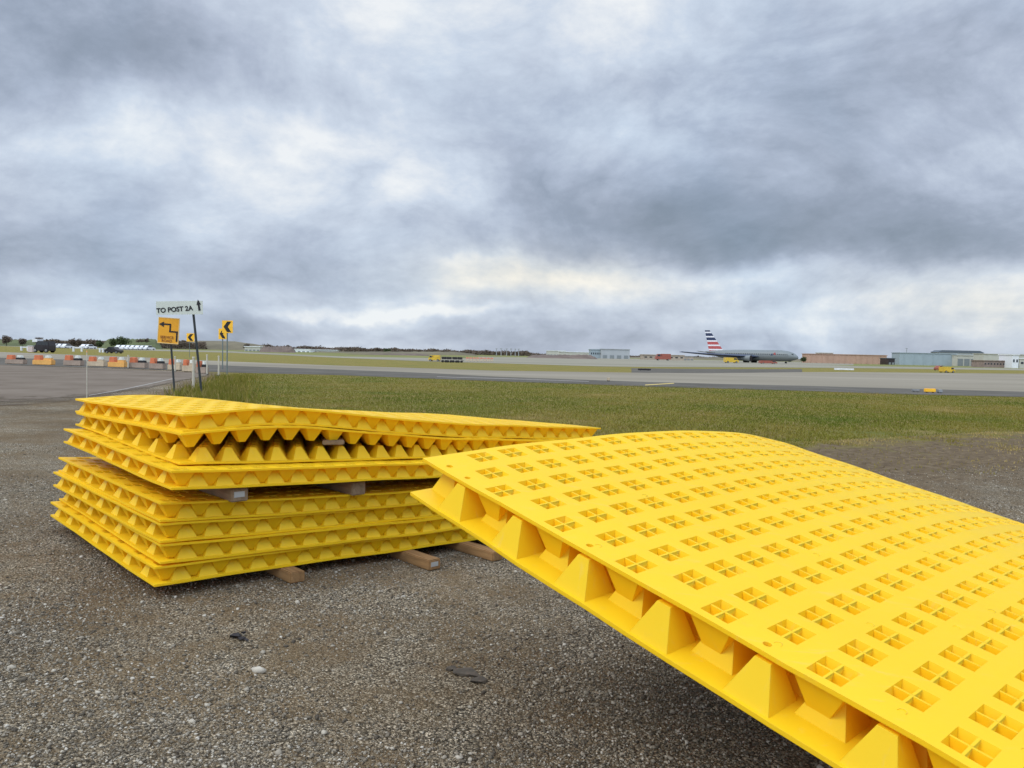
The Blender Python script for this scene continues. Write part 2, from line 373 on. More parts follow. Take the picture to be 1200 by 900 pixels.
strip('apron_pavement', [(740, 436.6), (830, 437.2), (940, 436)], [(740, 431.5), (830, 432.4), (940, 432.6)], .018, SHOULD)
strip('far_field', L5, [(p[0], horizon(p[0])+1.0) for p in L5], .008, FARG)
strip('far_apron', [(560, 421), (760, 424), (900, 426.5), (1000, 428)], [(560, 418), (760, 420.5), (900, 423.5), (1000, 425.5)], .02, CONC2)
strip('road', [(-500, 506), (-100, 487), (0, 480), (60, 475), (110, 468), (170, 456.5), (215, 446), (243, 440)], [(-500, 409), (-100, 422), (0, 427.5), (120, 432), (200, 435), (243, 437.5)], .016, ASPH)
PALE = simple('worn_line', (.30, .275, .24), .85, var=.3)
strip('road_edge_line', [(104, 463.6), (140, 457.4), (170, 451.3), (205, 443.5)], [(104, 463.1), (140, 456.8), (170, 450.5), (205, 442.8)], .022, PALE)
YLINE = simple('taxi_line_paint', (.62, .46, .12), .7, var=.3)
strip('taxiway_centre_line', [(512, 441.6), (600, 444.2), (690, 447.2)], [(512, 441.2), (600, 443.8), (690, 446.8)], .018, PALE)
strip('taxiway_edge_marking', [(758, 451.4), (790, 449.4)], [(756, 450.8), (788, 448.9)], .018, YLINE)

# ------------------------------------------------------------------ yellow ground protection mats
Pp = .1524; T_SH = .013; H_ST = .078
NU, NV = 14, 24          # rows x columns of pyramids

class CellMesh:
    def __init__(s): s.V = []; s.F = []
    def quad(s, P, nrm):
        P = [np.array(p, float) for p in P]
        # newell normal in (u*p, v*p, m)
        sc_ = np.array([Pp, Pp, 1.0]); Q = [p*sc_ for p in P]; n = np.zeros(3)
        for i in range(len(Q)): n += np.cross(Q[i], Q[(i+1) % len(Q)])
        if np.dot(n, nrm) < 0: P = P[::-1]
        b = len(s.V); s.V += [tuple(p) for p in P]; s.F.append(tuple(range(b, b+len(P))))
    def arrays(s): return np.array(s.V), s.F

def ring(cm, c, hu0, hu1, hv, a_u, a_v, m, nrm, octo=False, off=(0, 0)):
    """flat face of a cell at level m with a square (or octagonal) opening"""
    u, v = c
    O = [(-hu0, -hv), (hu1, -hv), (hu1, hv), (-hu0, hv)]
    if not octo:
        out = [(-.5, -.5), (-.5, 0), (-.5, .5), (.5, .5), (.5, 0), (.5, -.5)]
        inn = [(-a_u, -a_v), (-a_u, 0), (-a_u, a_v), (a_u, a_v), (a_u, 0), (a_u, -a_v)]
        for i in range(6):
            j = (i+1) % 6
            cm.quad([(u+out[i][0], v+out[i][1], m), (u+out[j][0], v+out[j][1], m), (u+inn[j][0], v+inn[j][1], m), (u+inn[i][0], v+inn[i][1], m)], nrm)
    else:
        r = a_u; k = 8; oc = [(off[0]+r*cos(pi/8+2*pi*i/k), off[1]+r*sin(pi/8+2*pi*i/k)) for i in range(k)]  # starts in first quadrant
        cor = [(hu1, hv), (-hu0, hv), (-hu0, -hv), (hu1, -hv)]
        # octagon verts 0,1 face corner0 ; 2,3 corner1 ; 4,5 ; 6,7
        for q in range(4):
            C0 = cor[q]; a = oc[2*q]; b2 = oc[2*q+1]; C1 = cor[(q+1) % 4]; a2 = oc[(2*q+2) % 8]
            cm.quad([(u+C0[0], v+C0[1], m), (u+b2[0], v+b2[1], m), (u+a[0], v+a[1], m)], nrm)
            cm.quad([(u+C0[0], v+C0[1], m), (u+C1[0], v+C1[1], m), (u+a2[0], v+a2[1], m), (u+b2[0], v+b2[1], m)], nrm)
    return

def build_cells(parity, missing=(), H_ST=H_ST):
    """sheet and studs of one mat; m = 0 on the outer (hollow) side, t on the studded side"""
    sh = CellMesh(); st = CellMesh()
    HD = .031; AU, AV = .285, .315; B_, C_ = (.370, .120) if H_ST < .09 else (.425, .150); t = T_SH; mt = t+H_ST
    for r in range(NU):
        odd = (r+parity) % 2
        cells = [(k+.5) for k in range(NV-1)] if odd else list(range(NV))
        for v in cells:
            if (r, v) in missing:
                ring(sh, (r, v), .5, .5, .5, .085, 0, 0, (0, 0, -1), True, (.22, -.2)); ring(sh, (r, v), .5, .5, .5, .085, 0, t, (0, 0, 1), True, (.22, -.2))
                ow = [(r+.22+.085*cos(pi/8+2*pi*i/8), v-.2+.085*sin(pi/8+2*pi*i/8)) for i in range(8)]
                for i in range(8):
                    a, b = ow[i], ow[(i+1) % 8]
                    sh.quad([a+(0,), b+(0,), b+(t,), a+(t,)], ((r+.22-a[0]), (v-.2-a[1]), 0))
                continue
            ring(sh, (r, v), 0, 0, 0, AU, AV, 0, (0, 0, -1))
            ring(sh, (r, v), 0, 0, 0, B_, B_, t, (0, 0, 1))
            def sq(hu, hv, m): return [(r-hu, v-hv, m), (r+hu, v-hv, m), (r+hu, v+hv, m), (r-hu, v+hv, m)]
            b0, b1 = sq(B_, B_, t), sq(C_, C_, mt); i0, i1 = sq(AU, AV, 0), sq(AU*.80, AV*.80, HD)
            dirs = [(0, -1, 0), (1, 0, 0), (0, 1, 0), (-1, 0, 0)]
            for i in range(4):
                j = (i+1) % 4; d = dirs[i]
                st.quad([b0[i], b0[j], b1[j], b1[i]], d)
                st.quad([i0[i], i0[j], i1[j], i1[i]], tuple(-x for x in d))
            st.quad(b1, (0, 0, 1)); st.quad(i1, (0, 0, -1))
            # moulded cross ribs inside the hollow
            rd = HD-.001; au2, av2 = AU*.81, AV*.81; w_ = .022; m0 = .0012
            for s_ in (-1, 1):
                st.quad([(r-AU, v+s_*w_, m0), (r+AU, v+s_*w_, m0), (r+au2, v+s_*w_, rd), (r-au2, v+s_*w_, rd)], (0, s_, 0))
                st.quad([(r+s_*w_, v-AV, m0), (r+s_*w_, v+AV, m0), (r+s_*w_, v+av2, rd), (r+s_*w_, v-av2, rd)], (s_, 0, 0))
            st.quad([(r-AU, v-w_, m0), (r+AU, v-w_, m0), (r+AU, v+w_, m0), (r-AU, v+w_, m0)], (0, 0, -1))
            for s_ in (-1, 1):
                st.quad([(r-w_, v+s_*w_, m0), (r+w_, v+s_*w_, m0), (r+w_, v+s_*AV, m0), (r-w_, v+s_*AV, m0)], (0, 0, -1))
        if odd:      # plain half cells at the ends, every fourth row has a bolt hole
            for vc in (-.25, NV-.75):
                if r % 4 == 1:
                    ring(sh, (r, vc), .5, .5, .25, .075, 0, 0, (0, 0, -1), True); ring(sh, (r, vc), .5, .5, .25, .075, 0, t, (0, 0, 1), True)
                    ow = [(r+.075*cos(pi/8+2*pi*i/8), vc+.075*sin(pi/8+2*pi*i/8)) for i in range(8)]
                    for i in range(8):
                        a, b = ow[i], ow[(i+1) % 8]
                        sh.quad([a+(0,), b+(0,), b+(t,), a+(t,)], ((r-a[0]), (vc-a[1]), 0))
                else:
                    P = [(r-.5, vc-.25), (r+.5, vc-.25), (r+.5, vc+.25), (r-.5, vc+.25)]
                    sh.quad([p+(0,) for p in P], (0, 0, -1)); sh.quad([p+(t,) for p in P], (0, 0, 1))
    # rim
    for u, d in ((-.5, -1), (NU-.5, 1)):
        for k in range(2*NV):
            v = -.5+k*.5; sh.quad([(u, v, 0), (u, v+.5, 0), (u, v+.5, t), (u, v, t)], (d, 0, 0))
    for v, d in ((-.5, -1), (NV-.5, 1)):
        for k in range(NU):
            u = -.5+k; sh.quad([(u, v, 0), (u+1, v, 0), (u+1, v, t), (u, v, t)], (0, d, 0))
    return sh.arrays(), st.arrays()

CELLS = {('low', 1): build_cells(1), ('up', 0): build_cells(0), ('near', 0): build_cells(0, ((0, 0),), .105), ('near', 1): build_cells(1, (), .105)}

def place(arr, fn, upper, flip):
    """fn(u, v, n) -> world ; upper mats hang their studs down"""
    Vp, Fp = arr; key = np.round(Vp, 5); uq, inv = np.unique(key, axis=0, return_inverse=True); inv = inv.ravel()
    W = fn(uq[:, 0], uq[:, 1], uq[:, 2], upper)
    F2 = []
    rev = flip ^ upper
    for f in Fp:
        g = [int(inv[i]) for i in f]; g = g[::-1] if rev else g
        F2.append(g)
    return W, F2
def make_mat(name, key, fn, upper, flip, label, group, origin):
    root = thing(name, tuple(origin), 0, label, 'ground mat', group)
    (sh, st) = CELLS[key]
    for nm, arr in (('sheet', sh), ('pyramid_studs', st)):
        W, F2 = place(arr, fn, upper, flip); W = W-np.array(origin)
        me = mesh(nm, W, F2, 24)
        obj(nm, me, root, YEL)
    return root

# --- the near pair: one mat face down on another, raised at its far side
O_ = np.array([-.222, 2.94286, -.40955+H_CAM]); U_ = np.array([.65099912, -.72942866, -.21008013]); U_ /= np.linalg.norm(U_)
V_n = np.array([.75308614, .65533889, .05824269]); V_n -= U_*(U_@V_n); V_n /= np.linalg.norm(V_n); N_n = np.cross(U_, V_n)
kn = [0, 3, 6, 9, 12, 14, 17, 24.]; th_k = [0, -.03068, -.04815, -.08174, -.13856, -.18862, -.26505, -.51329]
ss = np.linspace(-1.5, 25, 532)
from numpy import interp
th = np.interp(ss, kn, th_k)
cv = np.concatenate([[0], np.cumsum(np.cos((th[1:]+th[:-1])/2)*(ss[1]-ss[0]))]); cn = np.concatenate([[0], np.cumsum(np.sin((th[1:]+th[:-1])/2)*(ss[1]-ss[0]))])
cv -= np.interp(0, ss, cv); cn -= np.interp(0, ss, cn)
GAP_N = .134
def near_fn(du=0., dv=0.):
    def fn(u, v, m, upper):
        u = u+du; v = v+dv
        n = -m if upper else (m-GAP_N)
        a = np.interp(v, ss, cv)*Pp; b = np.interp(v, ss, cn)*Pp; q = np.interp(v, ss, th)
        wob = .0022*np.sin(.9*u+.6*v+(1 if upper else 3))*np.sin(.5*v-.7*u)+.0012*np.sin(2.1*u)*np.sin(1.7*v)
        sag = wob-.010*np.sin(np.clip((u+.5)/14, 0, 1)*pi)*(0 if upper else 1)
        return (O_ + np.outer(u*Pp, U_) + np.outer(a - np.sin(q)*n, V_n) + np.outer(b + np.cos(q)*n + sag, N_n))
    return fn
NG = 'yellow mats of the near leaning pair'
make_mat('ground_mat', ('near', 0), near_fn(), True, False, 'large yellow mat in the foreground, its flat face up with rows of four-pane square pockets', NG, (1.3, 2.6, 0))
make_mat('ground_mat', ('near', 1), near_fn(.1, -.35), False, False, 'yellow mat directly under the big foreground mat, pyramids upright, its edge jutting out below', NG, (1.35, 2.6, 0))
# small moulded crescents on the face of the near mat
DARKY = simple('shallow_mark', (.72, .48, .015), .5)
nearroot = [o for o in bpy.data.objects if o.name == 'ground_mat'][0]
for (cu_, cv_) in [(9, -.1), (11, -.1), (5, -.12), (9.5, 2.1), (10.5, 5.1), (12.4, .6), (8.5, 7.1), (6.5, 9.1), (7.4, 4.1), (5.5, 6.1), (3.5, 3.1), (10.4, 3.6), (4.5, 10.1)]:
    Vv = []; Ff = []; n = 9
    for i in range(n):
        a = -.2+i/(n-1)*(pi+.4); wd = .012*sin(min(max(i/(n-1), .05), .95)*pi)
        for rr in (.09-wd, .09+wd):
            for m_ in (-.0012, .0005): Vv.append((cu_+rr*cos(a)*.7+.1, cv_+rr*sin(a), m_))
    for i in range(n-1):
        o = i*4; Ff += [(o, o+4, o+6, o+2), (o, o+1, o+5, o+4), (o+2, o+6, o+7, o+3)]
    A_ = np.array(Vv); obj('moulded_mark', mesh('moulded_mark', near_fn()(A_[:, 0], A_[:, 1], A_[:, 2], True)-np.array((1.3, 2.6, 0)), Ff), nearroot, DARKY)

# --- the stack of seven pairs
US = np.array([-.688, .726]); VS = np.array([.726, .688])
def pchip(x, xs, ys):     # smooth interpolation of the sag lines
    xs = np.array(xs, float); ys = np.array(ys, float); h = np.diff(xs); d = np.diff(ys)/h; m = np.zeros(len(xs))
    m[1:-1] = (d[:-1]*h[1:]+d[1:]*h[:-1])/(h[1:]+h[:-1]); m[0] = d[0]; m[-1] = d[-1]
    x = np.clip(x, xs[0]-.2, xs[-1]+.2); i = np.clip(np.searchsorted(xs, x)-1, 0, len(h)-1); t = (x-xs[i])/h[i]
    return ((2*t**3-3*t**2+1)*ys[i]+(t**3-2*t**2+t)*h[i]*m[i]+(-2*t**3+3*t**2)*ys[i+1]+(t**3-t**2)*h[i]*m[i+1])
S_ = [0, .6, 1.2, 1.8, 2.4, 3.0, 3.66]
gB_ = [.100, .082, .060, .033, .018, .010, .004]
def add(a, b): return [x+y for x, y in zip(a, b)]
pit_ = [.116, .107, .103, .102, .102, .102, .102]
fB = add(gB_, pit_); eB = add(fB, pit_); dB = add(eB, pit_)
cT = [.735, .70, .67, .64, .62, .60, .56]; TH = [.105]*7
cB = [x-.105 for x in cT]
aS = [0, .35, .72, .96, 1.3, 1.83, 2.35, 3.0, 3.66]; aT = [1.02, 1.034, 1.028, .998, .958, .895, .853, .808, .764]
aTs = [float(v) for v in pchip(np.array(S_), aS, aT)]; aB = [x-.105 for x in aTs]
th_low = [.108, .104, .103, .103, .103, .103, .103]
# name: (pixel of the near corner, z for it, bottom line, top line, lift at the far short end, twist)
pairs = [
 ('g', (181, 688), gB_, add(gB_, th_low), .035, 'lowest pair of the stack'),
 ('f', (188, 662), fB, add(fB, th_low), .03, 'second pair from the ground'),
 ('e', (188, 637), eB, add(eB, th_low), .02, 'third pair from the ground'),
 ('d', (188, 612), dB, add(dB, th_low), .012, 'pair just under the middle timbers'),
 ('c', (201, 575), cB, cT, .05, 'pair resting on the middle timbers'),
 ('b', (210, 549), cT, aB, None, 'gaping pair with the grey board'),
 ('a', (214, 505), aB, aTs, -.03, 'topmost pair of the stack')]
SG = 'yellow mats stacked on timbers'
STK = {}
for nm, (px, py), bot, top, lift, words in pairs:
    c0 = at(px, py, bot[0])
    if nm == 'a': c0 = np.array([-1.86, 4.46, 0])
    if nm == 'b': c0 = np.array([-1.86, 4.42, 0])
    lb, lt = (lift, lift) if lift is not None else (.05, -.03)
    yaw = {'g': 0, 'f': .012, 'e': -.006, 'd': .01, 'c': .004, 'b': .01, 'a': 0}[nm]
    def fn(u, v, m, upper, c0=c0, bot=bot, top=top, lb=lb, lt=lt, yaw=yaw, sh=0.0, nm=nm):
        du = (u+.5)*Pp; dv = (v+.5)*Pp
        if nm == 'b' and upper: du = du-.02; dv = dv-.0
        U = US*cos(yaw)+VS*sin(yaw); Vd = VS*cos(yaw)-US*sin(yaw)
        prof = pchip(dv, S_, top if upper else bot); f = du/(NU*Pp)
        z = prof + (lt if upper else lb)*f*f*(3-2*f)
        z = z + .0022*np.sin(.8*u+.55*v+sum(map(ord, nm)))*np.sin(.4*v-.6*u+ord(nm))+.0016*np.sin(1.3*v+2*ord(nm))
        z = z + (-m if upper else m)
        return np.stack([c0[0]+du*U[0]+dv*Vd[0], c0[1]+du*U[1]+dv*Vd[1], z], -1)
    STK[nm] = (c0, fn)
    org = (float(c0[0]), float(c0[1]), float(bot[0]))
    lowl = 'yellow mat, pyramids up, lower half of the %s' % words
    upl = 'yellow mat, pyramids down, upper half of the %s' % words
    make_mat('ground_mat', ('low', 1), fn, False, True, lowl, SG, org)
    make_mat('ground_mat', ('up', 0), fn, True, True, upl, SG, org)

# timbers under and between the mats
def timber(name, end, length, wd, ht, z0, label, mat, group, tagged=False, dirv=None):
    d = np.array([US[0], US[1]]) if dirv is None else np.array(dirv); ang = math.atan2(d[1], d[0])
    root = thing(name, (float(end[0]), float(end[1]), float(z0)), ang, label, 'timber', group)
    mb = MB(); n = 6
    for i in range(1): mb.box((length/2, 0, ht/2), (length, wd, ht))
    mb.build('beam', mat, root, bevel=.006)
    if tagged:
        MB().box((-.0012, .004, ht*.55), (.0024, wd*.62, ht*.42)).build('paper_tag', TAG, root, label='white stapled tag on the end grain')
    return root
TAG = simple('white_tag', (.40, .40, .37), .6, var=.05)
TGRP = 'timbers under the stack'
def edge_pt(nm, s, out=0.0):
    c0 = STK[nm][0]; p = c0[:2]+VS*s-US*out; return p
for s, out, tag, txt in ((.78, .13, False, 'short squared brown timber poking out under the stack, nearest the camera'),
                         (1.68, .30, True, 'brown timber with a pale tag on its end, middle one under the stack'),
                         (2.18, .37, False, 'rounded brown timber poking out beside the leaning mats')):
    e_ = edge_pt('g', s, out); zg = float(gh(e_[0]+.2*US[0], e_[1]+.2*US[1])); zt = float(pchip(np.array([s]), S_, gB_)[0])
    t_o = timber('timber', e_, 2.5, .095, max(.045, zt-zg-.002), zg, txt, WOOD, TGRP, tag)
e_ = edge_pt('g', 3.2, -.05); zg = float(gh(e_[0], e_[1])); timber('timber', e_, 2.0, .095, .045, zg-.01, 'brown timber hidden under the far end of the stack', WOOD, TGRP)
dT = pairs[3][3]
for s, out, txt, tg in ((.42, .06, 'grey timber end with a white printed tag between upper and lower mats', True), (1.22, .05, 'plain grey timber end between upper and lower mats', False), (2.7, -.02, 'timber far back between upper and lower mats', False)):
    e_ = edge_pt('d', s, out); z0 = float(pchip(np.array([s]), S_, dT)[0]); z1 = float(pchip(np.array([s+.05]), S_, cB)[0])
    timber('timber', e_, 2.25, .10, max(.04, z1-z0-.004), z0+.001, txt, WOODG, 'timbers between the mats', tg)
e_ = edge_pt('b', .98, .0); timber('board', e_, 2.0, .14, .030, .786, 'grey board wedged inside the gaping mat pair', WOODG, None, dirv=(US*cos(.5)+VS*sin(.5)))

# cribbing that carries the near pair (mostly hidden beneath it)
fnl = near_fn(.1, -.35)
def under(u, v): return fnl(np.array([u]), np.array([v]), np.array([0.]), False)[0]
for (u, v, nm2) in ((5, 12, 'inner'), (3, 19, 'outer')):
    p = under(u, v); z1 = p[2]-.012; k = max(1, int(z1/.09)); hh = (z1-float(gh(p[0], p[1])))/k; zb = float(gh(p[0], p[1]))
    root = thing('timber_crib', (float(p[0]), float(p[1]), zb), .7, {'inner': 'crib of crossed timbers under the middle of the leaning mats', 'outer': 'low crib of crossed timbers under the far right of the leaning mats', 'left': 'crib of crossed timbers under the raised left side of the leaning mats'}[nm2], 'timber crib', 'cribs under the leaning mats')
    for i in range(k):
        for s_ in (-.22, .22):
            hz = hh*(i+.5); q = MB()
            q.box((s_, 0, hz) if i % 2 else (0, s_, hz), (.09, .62, hh*.995) if i % 2 else (.62, .09, hh*.995)); q.build('beam', WOOD, root, bevel=.004)

# ------------------------------------------------------------------ gravel stones and grass blades
ico_v, ico_f = None, None
import bmesh
bm = bmesh.new(); bmesh.ops.create_icosphere(bm, subdivisions=1, radius=1.0)
ico_v = np.array([v.co[:] for v in bm.verts]); ico_f = np.array([[v.index for v in f.verts] for f in bm.faces]); bm.free()
def stone_mat():
    m, t, b = material('gravel_stone')
    a = t.nodes.new('ShaderNodeAttribute'); a.attribute_name = 'tone'
    c = ramp(t, a.outputs['Fac'], [(0, (.045, .037, .026)), (.30, (.15, .127, .091)), (.60, (.30, .262, .200)), (.85, (.46, .415, .33)), (1, (.58, .535, .45))])
    f = noise(t, 90, 3, .6)
    t.links.new(mixc(t, mathn(t, 'MULTIPLY', f, .35), c, (.16, .13, .10)), b.inputs['Base Color']); b.inputs['Roughness'].default_value = .9
    b.inputs['Specular IOR Level'].default_value = .2
    return m
STONE = stone_mat()
def stones(name, X, Y, R, tones, kind='stuff'):
    n = len(X); V_ = np.repeat(ico_v[None], n, 0) + rng.normal(0, .22, (n, 12, 3))
    s3 = R[:, None]*np.stack([rng.uniform(.7, 1.4, n), rng.uniform(.55, 1.1, n), rng.uniform(.45, .85, n)], 1)
    V_ = V_*s3[:, None, :]; a = rng.uniform(0, 2*pi, n); ca, sa = np.cos(a)[:, None], np.sin(a)[:, None]
    x = V_[..., 0]*ca-V_[..., 1]*sa; y = V_[..., 0]*sa+V_[..., 1]*ca
    z = V_[..., 2] + gh(X, Y)[:, None] + (R*.25)[:, None]
    W = np.stack([x+X[:, None], y+Y[:, None], z], -1).reshape(-1, 3)
    F_ = (ico_f[None]+(np.arange(n)*12)[:, None, None]).reshape(-1, 3)
    me = fastmesh(name, W, F_); at_ = me.attributes.new('tone', 'FLOAT', 'POINT'); at_.data.foreach_set('value', np.repeat(tones, 12).astype(np.float32))
    return me
# candidate points, denser close to the camera, inside the view
n0 = 420000
D = 1.9*(11/1.9)**rng.random(n0); A = rng.uniform(-.74, .78, n0); X = D*A; Y = D
patch = .8*np.sin(1.3*X+.5*Y+1)*np.sin(1.1*Y-.7*X+.3)+.6*np.sin(3.1*X+1.7*Y)*np.sin(2.3*Y-X)
keep = (rng.random(n0) < np.clip(.46+.42*patch, .06, .95)) & (Y < border(X, DB)+1.0)
X, Y, D = X[keep], Y[keep], D[keep]
R = np.clip(rng.lognormal(-5.60, .42, len(X)), .0018, .013)
big = rng.random(len(X)) < .0015; R[big] *= 1.7
tone = np.clip(rng.beta(.95, 1.55, len(X)), 0, 1)
me = stones('gravel', X, Y, R, tone); obj('gravel', me, mat=STONE, kind='stuff')
print('stones', len(X))
# a few single stones one can point at
for (px, py, r, tn, lb) in ((303, 784, .028, .9, 'pale stone lying alone on the gravel below the stack'), (115, 818, .014, .85, 'small pale stone at the lower left of the gravel'),
                            (232, 815, .012, .7, 'small grey stone at the lower edge of the gravel'), (380, 848, .018, .8, 'light stone on the gravel in front of the mats')):
    q = at(px, py, 0); o = obj('stone', stones('stone', np.array([q[0]]), np.array([q[1]]), np.array([r]), np.array([tn])), mat=STONE, label=lb, cat='stone', group='larger stones on the gravel')
# dark rag or clod
q = at(278, 748, 0); BLACK = simple('black_scrap', (.018, .014, .014), .7)
mb = MB(); 
for i, (a, b_, c, s) in enumerate([(0, 0, .014, .034), (.03, -.02, .010, .024), (.02, .035, .018, .015), (-.024, .010, .010, .02), (.058, -.038, .008, .013)]):
    V_ = ico_v*np.array([s, s*.55, s*.4])+rng.normal(0, s*.12, (12, 3)); mb.add([tuple(v+np.array([a, b_, c])) for v in V_], [tuple(f) for f in ico_f])
o = mb.build('scrap', BLACK, label='black scrap of rubber lying on the gravel', cat='scrap'); o.location = (q[0], q[1], float(gh(q[0], q[1])))

MUD = simple('dark_mud', (.075, .060, .043), .9, var=.4, scale=20)
for (px, py, sx, sy, lb) in ((546, 777, .075, .045, 'dark mud clod on the gravel in front of the leaning mats'), (561, 786, .045, .03, 'smaller dark clod right of the mud clod before the leaning mats'), (529, 773, .03, .022, 'tiny dark clod left of the mud clod before the leaning mats')):
    q = at(px, py, 0); Vc = ico_v*np.array([sx, sy, .014])*(1+rng.normal(0, .18, (12, 1)))
    o = obj('clod', mesh('clod', Vc+np.array([0, 0, .006]), [tuple(int(i) for i in f) for f in ico_f]), mat=MUD, label=lb, cat='clod'); o.location = (q[0], q[1], float(gh(q[0], q[1])))
# grass blades in the near part of the field
def grass_mat():
    m, t, b = material('grass_blade'); a = t.nodes.new('ShaderNodeAttribute'); a.attribute_name = 'tone'
    t.links.new(ramp(t, a.outputs['Fac'], [(0, (.085, .115, .014)), (.4, (.150, .148, .022)), (.75, (.215, .170, .036)), (1, (.38, .285, .12))]), b.inputs['Base Color'])
    b.inputs['Roughness'].default_value = .9; b.inputs['Specular IOR Level'].default_value = .05
    return m
GRASSM = grass_mat()
def blades(name, X, Y, Hh, tone):
    n = len(X); a = rng.uniform(0, 2*pi, n); wd = rng.uniform(.003, .007, n)*(1+Y/30); ln = rng.normal(0, .35, (n, 2))*Hh[:, None]
    z = gh(X, Y)
    p0 = np.stack([X-np.cos(a)*wd, Y-np.sin(a)*wd, z], 1); p1 = np.stack([X+np.cos(a)*wd, Y+np.sin(a)*wd, z], 1); p2 = np.stack([X+ln[:, 0], Y+ln[:, 1], z+Hh], 1)
    W = np.stack([p0, p1, p2], 1).reshape(-1, 3); F_ = np.arange(3*n).reshape(-1, 3)
    me = fastmesh(name, W, F_); at_ = me.attributes.new('tone', 'FLOAT', 'POINT'); at_.data.foreach_set('value', np.repeat(tone, 3).astype(np.float32)); return me
n0 = 300000
D = 10*(44/10)**rng.random(n0); A = rng.uniform(-.50, .74, n0); X = D*A; Y = D
def pn(x, y): return np.sin(.9*x+.4*y+1)*np.sin(.7*y-.5*x)+.7*np.sin(2.3*x-1.1*y)*np.sin(1.9*y+.8*x+2)+.5*np.sin(5.1*x+y)*np.sin(4.3*y-2*x)
lim = border(X, GB)-.6+1.3*pn(X, Y)
ok = ((Y > lim+rng.exponential(1.1, n0)) | (rng.random(n0) < .045*((Y > border(X, DB)+.3)))) 
rl = np.interp(Y, [20, 24, 30, 42], [-8.6, -9.7, -11.4, -15.0]); ok &= (X > rl)
ok &= ~((Y > at(600, 447)[1]+(X-0)*(-.30)) )
X, Y = X[ok], Y[ok]
g = pn(X*.45, Y*.45)
tone = np.clip(.42+.26*g+rng.normal(0, .10, len(X)), 0, 1)
dirtz = Y < border(X, GB)+.4; tone[dirtz] = np.clip(tone[dirtz]+.45, 0, 1)
Hh = rng.uniform(.015, .050, len(X))*np.where(dirtz, .8, 1)
obj('grass', blades('grass', X, Y, Hh, tone), mat=GRASSM, kind='stuff')
print('blades', len(X))
# taller weeds round the sign posts and the road edge
n = 9000; tt = rng.random(n); bx = np.interp(tt, [0, .35, .7, 1], [-7.6, -9.2, -10.6, -13.8]); by = np.interp(tt, [0, .35, .7, 1], [19.2, 22.6, 27, 38])
X = bx+rng.normal(.55, .5, n); Y = by+rng.normal(0, .7, n)
obj('weeds', blades('weeds', X, Y, rng.uniform(.08, .28, n), np.clip(rng.normal(.5, .28, n), 0, 1)), mat=GRASSM, kind='stuff')

# ------------------------------------------------------------------ signs
SW = simple('sign_white', (.55, .58, .50), .5, var=.06); SO = simple('sign_orange', (.78, .36, .018), .45, var=.08)
SY = simple('sign_yellow', (.92, .50, .03), .45, var=.08); SK = simple('sign_black', (.012, .011, .012), .5, var=.1)
POST = simple('post_dark', (.030, .036, .036), .6); POSTG = simple('post_green_grey', (.14, .17, .16), .6); EDGE = simple('sign_trim', (.72, .55, .25), .5); BACK = simple('sign_back', (.35, .36, .36), .4, .6)
def text_mesh(body, size, name='lettering', extrude=.002, bold=.0):
    c = bpy.data.curves.new(name, 'FONT'); c.body = body; c.size = size; c.extrude = extrude; c.align_x = 'CENTER'; c.align_y = 'CENTER'; c.offset = bold
    o = bpy.data.objects.new(name+'_tmp', c); COL.objects.link(o); dg = bpy.context.evaluated_depsgraph_get()
    me = bpy.data.meshes.new_from_object(o.evaluated_get(dg)); bpy.data.objects.remove(o); return me
def flat(me):   # text lies in xy: stand it up to face -y
    me.transform(Matrix.Rotation(pi/2, 4, 'X')); return me
def leaning(name, base, top, label, cat, group=None):
    r = thing(name, tuple(base), 0, label, cat, group); return r
# frame for a board: u right, w up in the board plane, facing the camera roughly
def board(root, c, wd, ht, roll, mats, name='panel', thick=.01):
    """c local centre; roll = clockwise tilt seen from the front"""
    q = MB(); R = Matrix.Rotation(-roll, 3, 'Y')
    q.box(c, (wd, thick, ht), R=R); return q.build(name, mats, root), R
D1 = at(237, 463.8)[1]; b1 = at(237, 463.8); t1 = atD(224.5, D1-.1, zpx(224.5, 356, D1))
r = thing('direction_sign', tuple(b1), 0, 'white board reading TO POST 2A with an arrow, on a leaning black post', 'road sign')
MB().tube((0, 0, -.1), tuple(t1-b1), .033, .033, 8).build('post', POST, r, smooth=40)
c1 = atD(209.5, D1-.16, zpx(209.5, 361.2, D1))-b1; roll = .035
pn_, R1 = board(r, c1, 54/F*D1, 15.6/F*D1, roll, SW)
def onboard(me, c, R, dx, dz, mat, parent, name):
    me.transform(Matrix.Translation(Vector(c)+R @ Vector((dx, -.012, dz))) @ R.to_4x4()); return obj(name, me, parent, mat)
s_ = D1/F
onboard(flat(text_mesh('TO POST 2A', 7.6*s_, bold=.006)), c1, Matrix.Rotation(-roll-.06, 3, 'Y'), -5.6*s_, -1.6*s_, SK, pn_, 'lettering')
q = MB(); ax = 22.8*s_; k = s_
q.prism([(ax-2.6*k, .6*k), (ax+2.6*k, .6*k), (ax, 6.8*k)], -.013, -.008); q.prism([(ax-1.3*k, -6.3*k), (ax+1.3*k, -6.3*k), (ax+1.1*k, .8*k), (ax-1.1*k, .8*k)], -.013, -.008)
ar = q.build('arrow', SK, pn_); ar.data.transform(Matrix.Translation(Vector(c1)) @ Matrix.Rotation(-roll-.12, 4, 'Y'))
D2 = at(205, 461.5)[1]; b2 = at(205, 461.5); s_ = D2/F
r = thing('detour_sign', tuple(b2), 0, 'orange square board with a stepped black arrow on a leaning dark post', 'road sign')
t2 = atD(197.5, D2+.02, zpx(197.5, 374, D2))
MB().tube((0, 0, -.1), tuple(t2-b2), .03, .03, 8).build('post', POST, r, smooth=40)
c2 = atD(196.8, D2-.06, zpx(196.8, 387.6, D2))-b2
